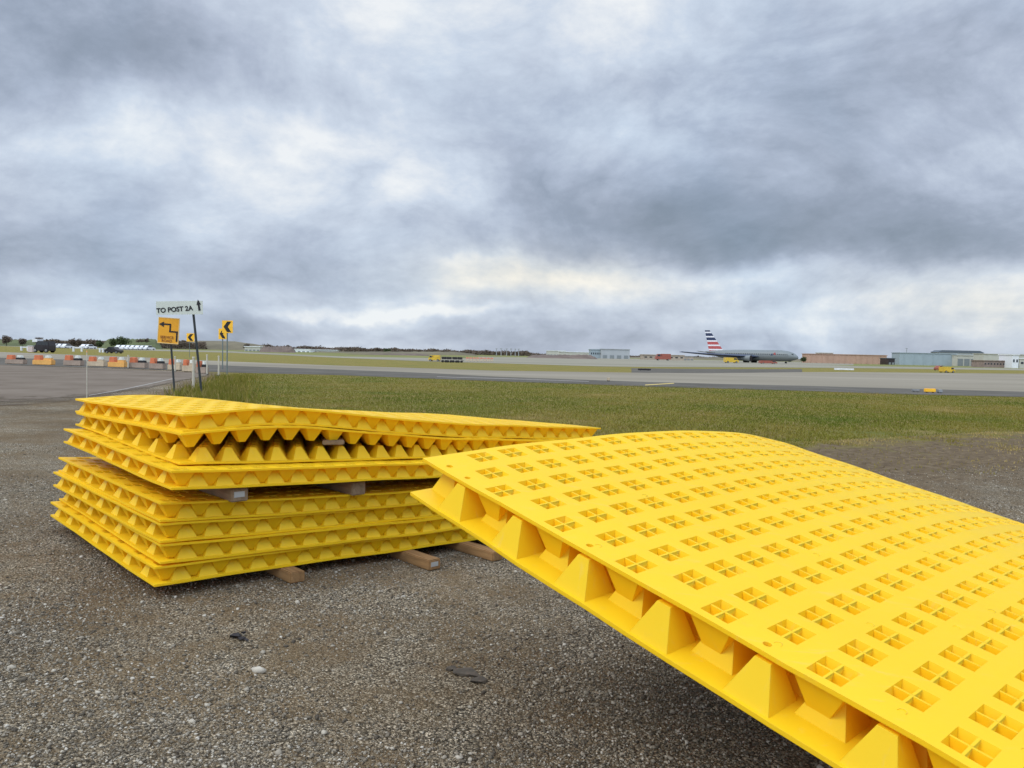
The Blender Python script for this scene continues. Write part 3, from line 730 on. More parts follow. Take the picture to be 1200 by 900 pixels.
pn_, R2 = board(r, c2, 25*s_, 30.5*s_, -.055, SO)
q = MB(); wd, ht = 25*s_, 30.5*s_
for sx in (-1, 1): q.box((sx*(wd/2-.012), -.007, 0), (.018, .006, ht-.01))
for sz in (-1, 1): q.box((0, -.007, sz*(ht/2-.012)), (wd-.01, .0055, .018))
tr = q.build('trim', EDGE, pn_); tr.data.transform(Matrix.Translation(Vector(c2)) @ Matrix.Rotation(.055, 4, 'Y'))
q = MB(); k = s_
# arrow: up from the lower right, left, up, then left with a head
q.box((10.2*k, -.009, -6.4*k), (1.9*k, .006, 11.6*k)); q.box((6.0*k, -.0092, -.9*k), (10.2*k, .006, 1.7*k)); q.box((1.9*k, -.009, 3.9*k), (1.8*k, .006, 8.4*k)); q.box((-2.4*k, -.0092, 7.4*k), (9.0*k, .006, 1.8*k))
q.prism([(-11.4*k, 7.0*k), (-5.6*k, 10.2*k), (-5.6*k, 4.0*k)], -.012, -.006)
ar = q.build('arrow', SK, pn_); ar.data.transform(Matrix.Translation(Vector(c2)) @ Matrix.Rotation(.055, 4, 'Y'))
BR = simple('sign_brown', (.30, .11, .02), .5)
for j, (tx, zz) in enumerate((('SERVICE', -8.0), ('ROAD', -12.0))):
    onboard(flat(text_mesh(tx, 4.3*k, bold=.002)), c2, Matrix.Rotation(.055, 3, 'Y'), -1.2*k, zz*k, BR, pn_, 'lettering')
# chevron signs
def chevron_sign(px, by, cx, cy, wpx, hpx, label, lean=0):
    b = at(px, by); D = b[1]; k = D/F
    r = thing('chevron_sign', tuple(b), 0, label, 'road sign', 'chevron signs by the bend')
    c = atD(cx, D-.05, zpx(cx, cy, D))-b
    MB().tube((0, 0, -.1), ((cx-px)*k*.3+.0, 0, c[2]+hpx*k*.42), .035, .035, 8).build('post', POSTG, r, smooth=40)
    q = MB(); q.box(tuple(c), (wpx*k, .012, hpx*k)); p = q.build('panel', SY, r, bevel=.003)
    w_, h_ = wpx*k/2*.72, hpx*k/2*.84; tkn = wpx*k*.34
    q = MB(); q.add([(c[0]+x, c[1]-y, c[2]+z) for y in (.008, .014) for x, z in ((w_, h_), (w_-tkn*1.15, h_), (-w_, 0), (w_-tkn*1.15, -h_), (w_, -h_), (-w_+tkn*1.15, 0))],
        [(0, 1, 2, 5), (5, 2, 3, 4), (6, 11, 8, 7), (11, 10, 9, 8), (0, 6, 7, 1), (1, 7, 8, 2), (2, 8, 9, 3), (3, 9, 10, 4), (4, 10, 11, 5), (5, 11, 6, 0)])
    q.build('chevron', SK, p); return r
chevron_sign(266, 438.5, 265.8, 383, 12.6, 14.6, 'largest yellow chevron sign, highest of the pair right of the signposts')
chevron_sign(260.8, 433, 260.2, 391.3, 9.5, 12.4, 'yellow chevron sign half hidden behind the larger chevron sign')
chevron_sign(222, 419, 222.6, 395.4, 9.2, 9.6, 'small far chevron sign seen between the two leaning posts')
# marker posts
PW = simple('marker_white', (.50, .46, .36), .55, var=.1); PO = simple('marker_orange', (.80, .30, .12), .5)
def marker(px, by, ty, wpx, label, thin=False):
    b = at(px, by); D = b[1]; h = zpx(px, ty, D); rr = wpx/2*D/F
    r = thing('marker_post', tuple(b), 0, label, 'marker post', 'slim marker posts by the road')
    if not thin: MB().tube((0, 0, 0), (0, 0, .04), rr*2.2, rr*1.8, 12).build('base', SK, r, smooth=40)
    MB().tube((0, 0, .0), (0, 0, h*.97), rr, rr*.92, 10).build('post', PW, r, smooth=40)
    MB().tube((0, 0, h*.97), (0, 0, h), rr*1.25, rr*1.0, 10).build('cap', PO if thin else PW, r, smooth=40)
marker(101.8, 469, 411, 1.0, 'thin pale yellow pole rising behind the left end of the stack', True)
marker(150.3, 431.5, 416, 2.0, 'short white marker post between two barricades')
marker(205.2, 436, 417.5, 1.7, 'white marker post just right of the detour sign post')
marker(226.6, 456.5, 418, 3.0, 'thick white marker post beside the leaning black post')
marker(242.5, 439, 415.5, 2.0, 'white marker post right of the leaning black post')
marker(256.2, 440.5, 417, 2.0, 'white marker post at the foot of the chevron signs')

# barricades
BO = simple('barricade_orange', (.60, .17, .07), .5, var=.15); BC = simple('barricade_cream', (.50, .40, .27), .6, var=.2); BG = simple('barricade_brown', (.33, .25, .19), .7, var=.2); BWt = simple('barricade_white', (.70, .70, .62), .5); BAm = simple('barricade_amber', (.72, .38, .10), .5, var=.15)
DRK = simple('recess_shade', (.02, .02, .02), .8)
def barricade(x0, x1, ty, by, body, label):
    b = at((x0+x1)/2, by); D = b[1]; L = (x1-x0)/F*D; h = (by-ty)/F*D
    p0 = at(x0, by-.9); p1 = at(x1, by+.5); 
    r = thing('barricade', tuple(b), -.05, label, 'barricade', 'low barricades along the road edge')
    q = MB(); q.prism([(-L/2, .03), (L/2, .03), (L/2, h*.52), (-L/2, h*.52)], -.22, .22); q.box((-L*.3, 0, .018), (L*.2, .36, .034)); q.box((L*.3, 0, .018), (L*.2, .36, .034)); q.build('base', body, r, bevel=.02)
    MB().prism([(-L*.46, h*.5), (-L*.08, h*.5), (-L*.12, h), (-L*.42, h)], -.17, .17).build('orange_block', BO, r, bevel=.02)
    MB().prism([(L*.04, h*.5), (L*.44, h*.5), (L*.42, h*.72), (L*.06, h*.72)], -.15, .15).build('rail', DRK if body is BG else body, r)  # on brown barricades a near-black block carries the shade of a recess
    MB().prism([(L*.10, h*.72), (L*.36, h*.72), (L*.31, h*.98), (L*.15, h*.98)], -.14, .14).build('lamp_housing', BWt, r, bevel=.015)
for i, (x0, x1, ty, by, bd) in enumerate([(8, 30, 416, 426.8, BG), (40, 63, 416.3, 427.8, BAm), (76, 97, 416.4, 428.6, BG), (104, 124, 418, 429.6, BC), (128, 148, 418.4, 430.6, BAm), (152, 172, 418.8, 431.6, BG), (176, 193, 419.5, 432.8, BG), (198, 213, 421, 434, BC), (215, 229, 421.5, 435.8, BC), (231, 243, 423, 437.8, BG)]):
    words = ['brown and orange low barricade at the far left edge', 'amber low barricade below the dark far-off truck', 'brown barricade with a pinkish block left of the thin pole', 'cream and orange barricade just right of the thin pole',
             'amber barricade left of the short white marker post', 'brown barricade right of the short white marker post', 'brown barricade just left of the detour sign post', 'cream barricade between the two leaning posts', 'cream barricade behind the thick white marker post', 'last barricade before the grass, right of the leaning posts'][i]
    barricade(x0, x1, ty, by, bd, words)

# ------------------------------------------------------------------ vehicles (small in the picture)
GL = simple('dark_glass', (.02, .025, .03), .15, spec=.6); TY = simple('tyre', (.015, .015, .015), .8)
WH = simple('white_paint', (.70, .71, .72), .3); DK = simple('dark_paint', (.025, .02, .022), .3); YV = simple('yellow_paint', (.60, .40, .04), .35); RD = simple('red_paint', (.30, .09, .06), .4); OR = simple('orange_paint', (.70, .30, .03), .4); RIM = simple('rim', (.3, .3, .3), .4, .5)
def vehicle(name, D, px, py, L, Hh, Wd, paint, style, label, cat, rz=0, group=None, z=0.0):
    loc = atD(px, D, z); r = thing(name, tuple(loc), rz, label, cat, group); q = MB()
    h = Hh
    if style == 'suv': prof = [(-L/2, .15*h), (L/2, .15*h), (L/2, h*.58), (L*.30, h*.62), (L*.18, h*.97), (-L*.46, h), (-L/2, h*.6)]; win = [(L*.26, h*.64), (L*.17, h*.92), (-L*.43, h*.94), (-L*.45, h*.64)]
    elif style == 'sedan': prof = [(-L/2, .14*h), (L/2, .14*h), (L/2, h*.5), (L*.26, h*.6), (L*.10, h), (-L*.22, h), (-L*.38, h*.62), (-L/2, h*.58)]; win = [(L*.23, h*.62), (L*.09, h*.94), (-L*.20, h*.94), (-L*.34, h*.62)]
    elif style == 'van': prof = [(-L/2, .14*h), (L/2, .14*h), (L/2, h*.5), (L*.40, h*.58), (L*.33, h*.97), (-L/2, h)]; win = [(L*.37, h*.6), (L*.31, h*.9), (L*.12, h*.9), (L*.12, h*.6)]
    else: prof = [(-L/2, .16*h), (L/2, .16*h), (L/2, h*.55), (L*.42, h*.58), (L*.38, h*.95), (L*.16, h*.95), (L*.14, h*.62), (-L/2, h*.62)]; win = [(L*.405, h*.6), (L*.37, h*.88), (L*.2, h*.88), (L*.2, h*.6)]
    q.prism(prof, -Wd/2, Wd/2); q.build('body', paint, r, bevel=.04)
    for y0_, y1_ in ((-Wd/2-.012, -Wd/2+.02), (Wd/2-.02, Wd/2+.012)): MB().prism(win, y0_, y1_).build('window', GL, r)
    if style == 'truck': MB().box((-L*.19, 0, h*.8), (L*.58, Wd*.98, h*.36)).build('load', paint, r, bevel=.03)
    for sx in (-.32, .32):
        for sy in (-1, 1):
            wr = min(.36, h*.19); wv = MB().tube((sx*L, sy*(Wd/2-.22), wr), (sx*L, sy*(Wd/2+.01), wr), wr, wr, 16).build('wheel', TY, r, smooth=40)
            MB().tube((sx*L, sy*(Wd/2), wr), (sx*L, sy*(Wd/2+.02), wr), wr*.55, wr*.55, 12).build('rim', RIM, wv)
    return r
def Dof(px, by): return H_CAM*F/(by-horizon(px))
d = 130; vehicle('utility_truck', d, 51, 0, 20*d/F, zpx(51, 399.5, d), 2.0, DK, 'suv', 'dark boxy vehicle parked beyond the barricades at the far left', 'truck', pi)
q_ = [o for o in bpy.data.objects if o.name == 'utility_truck'][0]; MB().box((1.0, 0, 1.95), (.8, 1.7, .5)).build('white_box', WH, q_)
d = 140; vehicle('parked_car', d, 133, 0, 17*d/F, 1.15, 1.8, DK, 'sedan', 'dark low car parked before the white cars', 'car')
wc = None; k = 0
for px in [62, 67, 72.5, 78] + [100, 105] + [141, 146.5, 152, 157.5, 163, 168.5, 174]:
    d = 290; lb = 'white car in the %s far off at the left' % ('row left of the thin pole' if px < 90 else 'short row beside the thin pole' if px < 120 else 'row under the green hill')
    grp = 'white cars %s' % ('left of the pole' if px < 90 else 'beside the pole' if px < 120 else 'under the green hill')
    lb = {62: 'leftmost white car right behind the dark boxy vehicle', 67: 'second white car right of the dark boxy vehicle', 72.5: 'third white car right of the dark boxy vehicle', 78: 'last white car in the group left of the thin pole',
          100: 'white car just left of the top of the thin pole', 105: 'white car just right of the top of the thin pole', 141: 'leftmost white car under the green hill', 146.5: 'second white car from the left under the green hill', 152: 'third white car from the left under the green hill',
          157.5: 'middle white car in the row under the green hill', 163: 'third white car from the right under the green hill', 168.5: 'second white car from the right under the green hill', 174: 'white car nearest the orange sign under the green hill'}[px]
    zz = 0.0
    if wc is None: wc = vehicle('parked_car', d, px, 0, 4.3, 1.6, 1.75, WH, 'sedan', lb, 'car', pi/2.6, 'white cars parked far off'); 
    else: copy_thing(wc, tuple(atD(px, d)), pi/2.6+rng.uniform(-.1, .1), lb)
def frame_barrier(px, by, wpx, hpx, label):
    b = at(px, by); D = b[1]; w_ = wpx/F*D; h = hpx/F*D; r = thing('white_barrier', tuple(b), 0, label, 'barrier', 'white frames beyond the road')
    for s in (-1, 1): MB().box((s*(w_/2-.12), 0, h/2), (.24, .4, h)).build('leg', WH, r)
    MB().box((0, 0, h*.8), (w_-.5, .1, h*.22)).build('rail', WH, r)
frame_barrier(91, 412, 11, 6, 'pale frame barrier standing left of the thin pole'); frame_barrier(119, 413, 5, 5, 'pale frame barrier just right of the thin pole')
frame_barrier(29, 411, 9, 5, 'pale frame barrier left of the dark boxy vehicle')
bq = at(36, 413); q = thing('utility_cabinet', tuple(bq), 0, 'pale pinkish utility cabinet left of the dark boxy vehicle', 'cabinet')
k = bq[1]/F; PK = simple('cabinet_paint', (.55, .45, .42), .6); MB().box((0, 0, 3.8*k), (6*k, 3*k, 7*k)).build('cabinet_body', PK, q, bevel=.05); MB().box((0, 0, 7.6*k), (6.6*k, 3.5*k, .6*k)).build('lid', WH, q)

d = Dof(509, 423.3); vehicle('yellow_truck', d, 509, 0, 13.5*d/F, zpx(509, 416, d), 2.2, YV, 'truck', 'yellow service truck crossing the far taxiway', 'truck', pi)
cart = None
for px, lb in ((520, 'dark cart right behind the yellow truck'), (526, 'second dark cart behind the yellow truck'), (532.5, 'third dark cart behind the yellow truck'), (538.5, 'fourth dark cart behind the yellow truck')):
    d = 112 
    if cart is None:
        cart = thing('baggage_cart', tuple(atD(px, d)), 0, lb, 'cart', 'dark carts behind the yellow truck')
        MB().box((0, 0, .62), (.66, 1.0, .36)).build('box', DK, cart, bevel=.03)
        for sx in (-.22, .22):
            for sy in (-.42, .42): MB().tube((sx, sy-.05, .17), (sx, sy+.05, .17), .17, .17, 12).build('wheel', TY, cart, smooth=40)
        MB().box((.42, 0, .3), (.25, .06, .06)).build('tow_bar', DK, cart)
    else: copy_thing(cart, tuple(atD(px, d)), 0, lb)
# orange and white fence boards
fb = None; RW = simple('red_white_board', (.62, .22, .14), .6)
for j in range(8):
    px = 547+4.1*j; d = 125
    lb = ['leftmost striped board of the red barrier row right of the carts', 'second striped board right of the carts', 'third striped board right of the carts', 'fourth striped board right of the carts', 'fifth striped board in the red barrier row', 'sixth striped board in the red barrier row', 'last but one striped board of the red barrier row', 'rightmost striped board of the red barrier row'][j]
    if fb is None:
        fb = thing('striped_barrier', tuple(atD(px, d)), 0, lb, 'barrier', 'red striped boards by the far taxiway')
        MB().box((0, 0, .62), (.44, .05, .2)).build('board', RW, fb); MB().box((0, 0, .30), (.44, .05, .2)).build('board', BC, fb)
        for s in (-.18, .18): MB().box((s, .05, .4), (.05, .05, .8)).build('leg', BC, fb)
    else: copy_thing(fb, tuple(atD(px, d)), rng.uniform(-.2, .2), lb)
d = 250; vehicle('tow_tractor', d, 856, 0, 15.5*d/F, 1.75, 2.6, YV, 'van', 'yellow airport tractor in front of the airliner', 'tractor', 0)
d = 250; vehicle('red_tug', d, 899, 0, 20*d/F, 1.05, 2.2, RD, 'truck', 'low red ground vehicle right of the yellow tractor', 'tractor', 0)
d = 340; vehicle('orange_truck', d, 776, 0, 18*d/F, 2.9, 2.6, RD, 'truck', 'red and orange truck by the tan shed left of the airliner', 'truck', pi)
d = 118; vehicle('yellow_vehicle', d, 1109, 0, 13*d/F, .85, 1.6, YV, 'van', 'yellow low vehicle on the strip before the right-hand hangars', 'vehicle', 0)
d = 150; vehicle('red_vehicle', d, 1100, 0, 8*d/F, .9, 1.6, RD, 'sedan', 'small red vehicle behind the low yellow one', 'vehicle', 0)

# airfield signs near the taxiway
def airsign(px, by, wpx, hpx, m, label):
    b = at(px, by); k = b[1]/F; r = thing('airfield_sign', tuple(b), 0, label, 'airfield sign')
    MB().box((0, 0, hpx*k*.62), (wpx*k, .2, hpx*k*.76)).build('panel', m, r, bevel=.02)
    for s in (-.3, .3): MB().box((s*wpx*k, 0, hpx*k*.12), (.06, .06, hpx*k*.24)).build('leg', POST, r)
airsign(1089.5, 460.6, 12, 5.2, SY, 'small amber airfield sign at the taxiway edge'); airsign(1101, 460.8, 5, 4.4, BACK, 'grey airfield sign just right of the amber one')
airsign(1073, 459.5, 8, 3.2, BACK, 'grey low airfield sign left of the amber one'); airsign(989, 434.2, 23, 2.6, WH, 'long white low panel beyond the taxiway')
airsign(713, 447, 3.0, 4.5, BC, 'tiny pale marker board on the near taxiway edge')
airsign(755, 434.5, 15, 2.6, DK, 'long dark low board beside the far taxiway')

# ------------------------------------------------------------------ airliner
SIL = simple('aircraft_silver', (.17, .19, .19), .5, .1, var=.06); NAVY = simple('aircraft_navy', (.022, .035, .085), .4); AWH = simple('aircraft_white', (.68, .68, .70), .4); ARED = simple('aircraft_red', (.40, .08, .08), .4)
WUND = simple('wing_shade', (.03, .045, .09), .4)  # shaded underside of the near wing put into a dark navy colour
D = 320.0; base = atD(837, D); rz = radians(-42)
pl = thing('airliner', tuple(base), rz, 'silver airliner with red, white and navy striped tail parked beyond the taxiway', 'airliner')
# local +x = nose; tail at x=0
pl.scale = (.72, .72, .72); Lf = 52; R_ = 2.9; zc = 4.0
secs = [(-6, .3, 1.6), (-2, 1.2, 1.0), (4, 2.1, .45), (12, 2.85, 0), (24, 2.9, 0), (38, 2.9, 0), (42, 2.6, -.15), (45, 1.9, -.4), (47, .9, -.8), (47.6, .15, -.9)]
q = MB(); P = []; n = 24
for x, rr, dz_ in secs: P += [(x, rr*cos(2*pi*i/n), zc+dz_+rr*1.03*sin(2*pi*i/n)) for i in range(n)]
q.add(P, [(s*n+i, s*n+(i+1) % n, (s+1)*n+(i+1) % n, (s+1)*n+i) for s in range(len(secs)-1) for i in range(n)] + [tuple(range(n))[::-1], tuple(range((len(secs)-1)*n, len(secs)*n))])
fus = q.build('fuselage', SIL, pl, smooth=50)
q = MB(); 
for s in (-1, 1):
    for i in range(34): q.box((8+i*1.05, s*(R_+.0), zc+.75), (.4, .06, .5))
q.build('cabin_windows', GL, pl)
MB().box((44.6, 0, zc+.75), (1.5, 3.2, .7)).build('cockpit_window', GL, pl)
# tail fin with painted stripes: built of slanted slices, each its own colour
q = MB(); slices = 15; cols = [3, 3, 2, 3, 2, 3, 0, 2, 0, 2, 1, 2, 0, 0, 0]
zb, zt_ = zc+1.6, 17.7
mats_f = [NAVY, ARED, AWH, ARED]
seq = [1, 2, 1, 1, 2, 1, 1, 2, 0, 0, 2, 0, 0, 2, 0]
for i in range(slices):
    a, b_ = i/slices, (i+1)/slices; q.cur = seq[i]
    def xe(f): z = zb+(zt_-zb)*f; return (-3.6-3.2*f, 5.5-9.3*f, z)   # trailing x, leading x
    (xa, la, za), (xb, lb_, zb2) = xe(a), xe(b_)
    h1, h2 = .26*(1-a*.6), .26*(1-b_*.6)
    q.add([(xa, -h1, za), (la, -h1*.3, za), (la, h1*.3, za), (xa, h1, za), (xb, -h2, zb2), (lb_, -h2*.3, zb2), (lb_, h2*.3, zb2), (xb, h2, zb2)],
          [(0, 3, 2, 1), (4, 5, 6, 7), (0, 1, 5, 4), (1, 2, 6, 5), (2, 3, 7, 6), (3, 0, 4, 7)])
q.build('tail_fin', mats_f, pl)
def wing(name, x0, x1, tipx0, tipx1, span, z0, z1, side, mat, th_=.5, yroot=1.5):
    q = MB(); ns = 8; P = []
    for i in range(ns+1):
        f = i/ns; y = side*(yroot+(span-yroot)*f); z = z0+(z1-z0)*f**1.6; a = x0+(tipx0-x0)*f; b = x1+(tipx1-x1)*f; t = th_*(1-.75*f)
        P += [(a, y, z), (a+(b-a)*.6, y, z+t), (b, y, z+t*.3), (a+(b-a)*.6, y, z-t*.6)]
    q.add(P, [(s*4+i, s*4+(i+1) % 4, (s+1)*4+(i+1) % 4, (s+1)*4+i) for s in range(ns) for i in range(4)]+[(0, 1, 2, 3), tuple(ns*4+i for i in (3, 2, 1, 0))])
    return q.build(name, mat, pl, smooth=40)
wing('wing', 17, 28, 3.0, 6.0, 45, zc-1.0, zc+.8, -1, WUND, 1.4); wing('wing', 17, 27, 5.5, 7.5, 30, zc-1.2, zc+1.9, 1, SIL, .9)
wing('tailplane', -3.5, 1.5, -7.0, -4.8, 9.5, zc+1.0, zc+1.8, -1, SIL, .35, .5); wing('tailplane', -3.5, 1.5, -7.0, -4.8, 9.5, zc+1.0, zc+1.8, 1, SIL, .35, .5)
for s in (-1, 1):
    e_o = MB().tube((20.5, s*9.8, 2.3), (26, s*9.8, 2.3), 1.2, 1.75, 20).build('engine', SIL, pl, smooth=40)
    MB().tube((26.0, s*9.8, 2.3), (26.1, s*9.8, 2.3), 1.6, 1.6, 20).build('intake', DK, e_o)
    g = MB().tube((21, s*4.8, 3.4), (21, s*4.8, .7), .22, .2, 8).build('main_gear', SIL, pl)
    q = MB()
    for ax in (-.8, .8):
        for ay in (-.6, .6): q.tube((21+ax, s*4.8+ay-.2, .65), (21+ax, s*4.8+ay+.2, .65), .65, .65, 16)
    q.build('wheels', TY, g, smooth=40)
g = MB().tube((41, 0, 2.5), (41, 0, .5), .15, .15, 8).build('nose_gear', SIL, pl); q = MB(); q.tube((41, -.5, .45), (41, -.2, .45), .45, .45, 14); q.tube((41, .2, .45), (41, .5, .45), .45, .45, 14); q.build('wheels', TY, g, smooth=40)
q = MB(); q.add([(35.0, -R_-.03, zc+.9), (36.6, -R_-.03, zc+.2), (36.2, -R_-.03, zc+1.9)], [(0, 1, 2)]); q.build('emblem', ARED, fus)
q = MB(); q.add([(33.6, -R_-.035, zc+.1), (34.9, -R_-.035, zc+.1), (34.6, -R_-.035, zc+1.4)], [(0, 1, 2)]); q.build('emblem', NAVY, fus)

# ------------------------------------------------------------------ buildings
BLG = simple('hangar_grey', (.36, .38, .38), .7, var=.06, scale=.2); BLB = simple('hangar_blue', (.30, .36, .38), .6, var=.08, scale=.2); BLT = simple('tan_wall', (.36, .30, .23), .8, scale=.3); BRK = simple('brick_wall', (.42, .27, .19), .85, var=.12, scale=.3)
BEI = simple('beige_wall', (.46, .45, .38), .8, var=.08, scale=.3); RFW = simple('white_roof', (.80, .82, .82), .5, var=.04, scale=.2); RFD = simple('dark_roof', (.10, .12, .14), .7); DOORM = simple('grey_door', (.20, .22, .22), .6); BRK2 = simple('brown_brick', (.25, .19, .16), .85, var=.25, scale=1.0)  # DOORM: plain grey for the building doors
def building(name, x0, x1, ty, D, depth, wall, roof, label, bays=6, doors='panels', gable=0, rz=0, cat='building', mass=None):
    a = atD(x0, D); b = atD(x1, D); wd = b[0]-a[0]; h = zpx((x0+x1)/2, ty, D); c = (a+b)/2
    r = thing(name, (float(c[0]), float(c[1]+depth/2), 0), rz, label, cat, None)
    MB().box((0, 0, h*.49), (wd, depth, h*.98)).build('wall', wall, r)
    q = MB(); q.box((0, 0, h*.98+.15), (wd+.6, depth+.6, .3))
    if gable: q.prism([(-wd/2-.4, h*.98+.3), (wd/2+.4, h*.98+.3), (wd*.42, h+gable), (-wd*.42, h+gable)], -depth/2-.2, depth/2+.2)
    q.build('roof', roof, r)
    bw = wd/bays
    for i in range(bays):
        x = -wd/2+bw*(i+.5)
        if doors == 'panels': f = MB().box((x, -depth/2-.04, h*.36), (bw*.82, .1, h*.66)).build('door', DOORM, r)
        elif doors == 'windows': f = MB().box((x, -depth/2-.03, h*.55), (bw*.5, .08, h*.22)).build('window', GL, r)
        elif doors == 'ribs': f = MB().box((x, -depth/2-.05, h*.49), (.35, .12, h*.9)).build('pilaster', wall, r)
        elif doors == 'low': f = MB().box((x, -depth/2-.04, h*.2), (bw*.6, .1, h*.34)).build('door', DOORM, r)
    return r
building('hangar', 704, 737, 409.3, 420, 9, BLG, BLG, 'large pale grey square hangar left of the airliner', 4, 'low')
building('glazed_block', 691, 703.6, 409.6, 425, 9, BLB, BLB, 'bluish block joined to the left side of the grey square hangar', 5, 'windows')
building('long_shed', 655, 690.5, 412.6, 520, 9, BEI, RFW, 'long low building with a bright white roof left of the grey hangar', 8, 'low')
building('white_roofed_shed', 640, 662, 411.0, 600, 9, BEI, RFW, 'far low building with white roof at the left of the long one', 6, 'low')
building('tan_shed', 753, 801, 416.2, 380, 9, BLT, BLT, 'tan low building behind the red truck', 8, 'windows')
building('brick_building', 946, 1038, 415.6, 430, 9, BRK, BRK, 'long terracotta brick building right of the airliner', 14, 'ribs')
building('rooftop_plant_house', 962, 975, 413.6, 440, 9, BEI, BEI, 'small beige rooftop house behind the terracotta brick building', 3, 'windows')
building('dark_shed', 1040, 1047.5, 420.0, 400, 9, DK, RFD, 'small dark shed right of the terracotta brick building', 2, 'low')
building('grey_hangar', 1053, 1120, 414.0, 430, 9, BLB, BLB, 'wide blue-grey hangar right of the small dark shed', 6, 'ribs')
building('arched_hangar', 1098, 1151, 413.2, 520, 9, BLG, RFD, 'hangar with a shallow dark curved roof behind the beige one', 5, 'low', gable=1.4)
building('beige_hangar', 1120.4, 1151, 416.6, 425, 9, BEI, BEI, 'beige hangar between the blue-grey hangar and the long beige building', 4, 'panels')
building('long_beige_building', 1151.4, 1215, 415.3, 400, 9, BEI, BEI, 'long beige building at the right edge of the view', 7, 'low')
building('brown_terminal', 1152, 1184, 423.0, 330, 9, BRK2, BRK2, 'low brown brick building in front of the long beige one', 9, 'windows')
building('white_tower_block', 1185, 1192.5, 415.9, 325, 9, WH, WH, 'narrow white block right of the low brown brick building', 2, 'windows')
building('pale_office', 1193.5, 1225, 420.5, 325, 9, BEI, RFW, 'pale low office at the very right edge', 5, 'windows')
building('left_warehouse', 286, 304, 406.3, 400, 9, BEI, RFW, 'pale low warehouse right of the chevron signs', 4, 'low')
building('pale_warehouse', 342, 363, 409.5, 420, 9, RFW, RFW, 'white low warehouse right of the brown mound', 4, 'low')
building('terminal_far', 404, 415, 407.5, 700, 9, BEI, RFD, 'small far building block above the tree line', 3, 'windows')
building('far_depot', 470, 488, 409.6, 700, 9, RFW, RFW, 'far white building above the dirt bank left of the yellow truck', 4, 'low')
building('far_store', 366, 395, 410.2, 620, 9, BLG, RFW, 'far grey store between the white warehouse and the trees', 5, 'low')
building('distant_block', 560, 574, 412.2, 800, 9, BLG, RFD, 'far grey block behind the red barrier row', 4, 'windows')
building('fuel_store', 800, 812, 417.5, 420, 9, BLT, BLG, 'little tan hut beneath the airliner wing', 3, 'low')
mast = None
for px, ty, lb in ((581, 408.5, 'leftmost thin light mast'), (586.5, 407.5, 'second thin light mast from the left'), (593, 408.5, 'third thin light mast from the left'), (598, 409, 'third thin light mast from the right'), (603, 408.2, 'second thin light mast from the right'), (607, 409, 'rightmost thin light mast'), (1061, 408.5, 'light mast above the blue-grey hangar')):
    D = 560; h = zpx(px, ty, D)
    if mast is None or px > 1000:
        mast = thing('light_mast', tuple(atD(px, D)), 0, lb, 'mast', 'light masts on the horizon')
        MB().tube((0, 0, 0), (0, 0, h), .32, .22, 8).build('pole', BACK, mast); MB().box((0, 0, h), (1.6, .4, .4)).build('lamp_head', BACK, mast)
    else: copy_thing(mast, tuple(atD(px, D)), 0, lb)

# earth mounds, low rises
DIRT = simple('mound_earth', (.13, .095, .075), .95, var=.35, scale=.3); RISE = simple('rise_grass', (.085, .10, .035), .95, var=.35, scale=.05); RISEB = simple('rise_brown', (.135, .115, .07), .95, var=.35, scale=.04)
def mound(name, x0, x1, ty, D, mat, kind='structure', depth=30, seed=1, rough=.35):
    rg = np.random.default_rng(seed); n = 44; m_ = 9; V_ = []; F_ = []
    hs = []
    for i in range(n+1):
        f = i/n; px = x0+(x1-x0)*f; env = min(1, 8*f, 8*(1-f))**.6
        hh = zpx(px, ty, D)*env*(1-rough*rg.random()*.6)
        for j in range(m_+1):
            g = j/m_; q = atD(px, D+depth*(g-.2)); V_.append((q[0], q[1], hh*sin(pi*g)**.7 - .05 if 0 < j < m_ else -.05))
    for i in range(n):
        for j in range(m_): a = i*(m_+1)+j; F_.append((a, a+m_+1, a+m_+2, a+1))
    return obj(name, mesh(name, V_, F_, 60), mat=mat, kind=kind)
mound('low_hill', -160, 330, 398.2, 560, RISEB, seed=2, depth=120, rough=.15)
mound('green_hill', 118, 190, 395.8, 430, RISE, seed=3, depth=80, rough=.2)
mound('low_rise', -120, 60, 397.3, 420, RISE, seed=9, depth=80, rough=.2)
mound('earth_mound', 303, 346, 404.6, 330, DIRT, seed=4)
mound('earth_bank', 340, 560, 411.6, 430, RISEB, seed=5, rough=.3)
mound('dark_bank', 395, 505, 414.2, 300, DIRT, seed=6, rough=.15, depth=14)
mound('earth_bank', 616, 700, 415.0, 330, DIRT, seed=7)
mound('low_rise', 560, 960, 418.0, 700, RISEB, seed=8, depth=80)
mound('low_rise', 900, 1400, 424.0, 700, RISE, seed=10, depth=80)

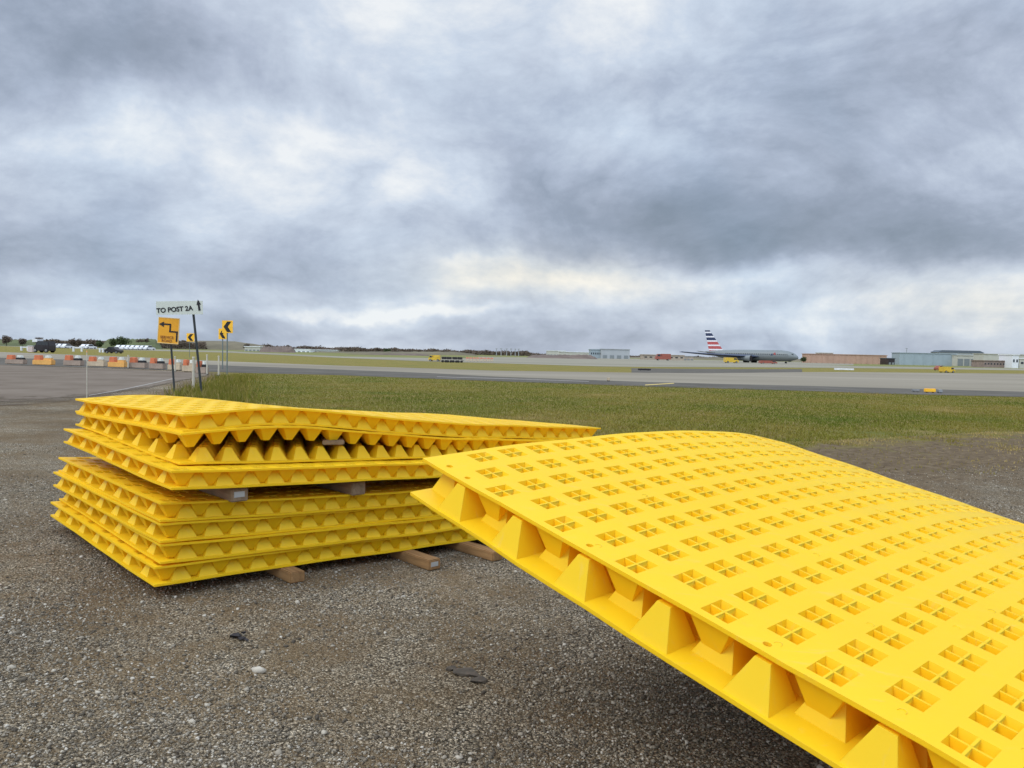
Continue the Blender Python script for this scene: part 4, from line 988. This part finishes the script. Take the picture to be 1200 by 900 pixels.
# trees on the horizon
LEAF = simple('leaf_green', (.055, .075, .025), .9, var=.45, scale=.6); LEAFB = simple('leaf_brown', (.115, .085, .06), .9, var=.4, scale=.6); BARK = simple('bark', (.07, .055, .045), .9)
def crown(n, rx, ry, rz_, zc_, s, sd):
    rg = np.random.default_rng(sd); u = rg.normal(0, 1, (n, 3)); u /= np.linalg.norm(u, axis=1)[:, None]; rr = rg.uniform(.45, 1.05, n)[:, None]
    C_ = u*rr*np.array([rx, ry, rz_])*(1+.25*np.sin(5*u[:, :1]+sd)); C_[:, 2] += zc_
    a = rg.normal(0, s, (n, 3, 3)); W = (C_[:, None, :]+a).reshape(-1, 3); W[:, 2] = np.maximum(W[:, 2], .3)
    return fastmesh('crown', W, np.arange(3*n).reshape(-1, 3))
def tree(px, ty, D, wpx, leaf, label, sd):
    h = zpx(px, ty, D); r = thing('tree', tuple(atD(px, D)), 0, label, 'tree', 'trees on the horizon'); w_ = wpx/2*D/F
    obj('crown', crown(900, w_, w_, h*.36, h*.62, max(.25, w_*.09), sd), r, leaf)
    q = MB(); q.tube((0, 0, -.2), (0, 0, h*.6), .03*h, .012*h, 8)
    for a in (0, 2.1, 4.2): q.tube((0, 0, h*.35), (cos(a)*w_*.6, sin(a)*w_*.6, h*.7), .012*h, .005*h, 6)
    q.build('trunk', BARK, r)
for i, (px, ty, w_, lf, D, lb) in enumerate([(7, 393.2, 10, LEAFB, 380, 'round dark tree at the far left horizon'), (26, 396.8, 7, LEAFB, 400, 'small tree left of the dark boxy vehicle'), (45, 395.2, 8, LEAFB, 400, 'tree rising just above the dark boxy vehicle'),
    (84, 397, 8, LEAFB, 500, 'grey-brown tree left of the thin pole'), (92, 397.2, 7, LEAFB, 500, 'grey-brown tree nearest the thin pole on its left'), (116, 399.2, 8, LEAF, 380, 'small green tree right of the thin pole'), (143, 394.6, 16, LEAF, 400, 'broad green tree on top of the green hill'), (133, 396.6, 10, LEAF, 400, 'smaller green tree on the left of the green hill'),
    (164, 397.0, 9, LEAFB, 430, 'bare brown tree right of the green hill'), (171, 396.6, 6, LEAFB, 430, 'slender bare tree left of the orange sign'), (289, 403.2, 7, LEAFB, 430, 'dark tree behind the pale low warehouse'), (314, 404, 9, LEAFB, 420, 'dark tree at the left of the brown mound'), (337, 404.8, 8, LEAFB, 420, 'dark tree at the right of the brown mound'),
    (442, 407.6, 7, LEAFB, 520, 'dark tree above the dirt bank'), (453, 408.6, 8, LEAF, 520, 'green tree above the dirt bank'), (508, 410, 6, LEAFB, 520, 'bare tree over the yellow truck'), (941, 418.6, 6, LEAF, 420, 'dark little tree left of the terracotta brick building'), (924, 419, 9, LEAF, 420, 'dark tree behind the airliner nose')]):
    tree(px, ty, D, w_, lf, lb, i+3)
def woods(name, x0, x1, ty0, ty1, D, leaf, n, sd):
    rg = np.random.default_rng(sd); px = rg.uniform(x0, x1, n); env = .55+.45*np.sin(px*.21+sd)*np.sin(px*.083+2*sd); Dd = D+rg.uniform(-15, 15, n)
    tp = ty0+(ty1-ty0)*(px-x0)/(x1-x0)
    top = np.array([zpx(a, b, d_) for a, b, d_ in zip(px, tp, Dd)])*(.6+.4*env); z = top*rg.random(n)**.7
    C_ = np.stack([(px-600)/F*Dd, Dd, z], 1); W = (C_[:, None, :]+rg.normal(0, .55, (n, 3, 3))).reshape(-1, 3); W[:, 2] = np.maximum(W[:, 2], 0)
    obj(name, fastmesh(name, W, np.arange(3*n).reshape(-1, 3)), mat=leaf, kind='stuff')
woods('far_woods', -40, 240, 397.4, 399.6, 540, LEAFB, 16000, 1)
woods('far_woods', 240, 620, 402.8, 411.8, 640, LEAFB, 16000, 2)
woods('far_woods', 600, 960, 413.6, 420.5, 800, LEAFB, 12000, 3)
woods('far_woods', 1030, 1260, 421, 425, 600, LEAF, 8000, 4)
for o in list(bpy.data.objects):
    if o.get('group') is None and 'group' in o.keys(): del o['group']
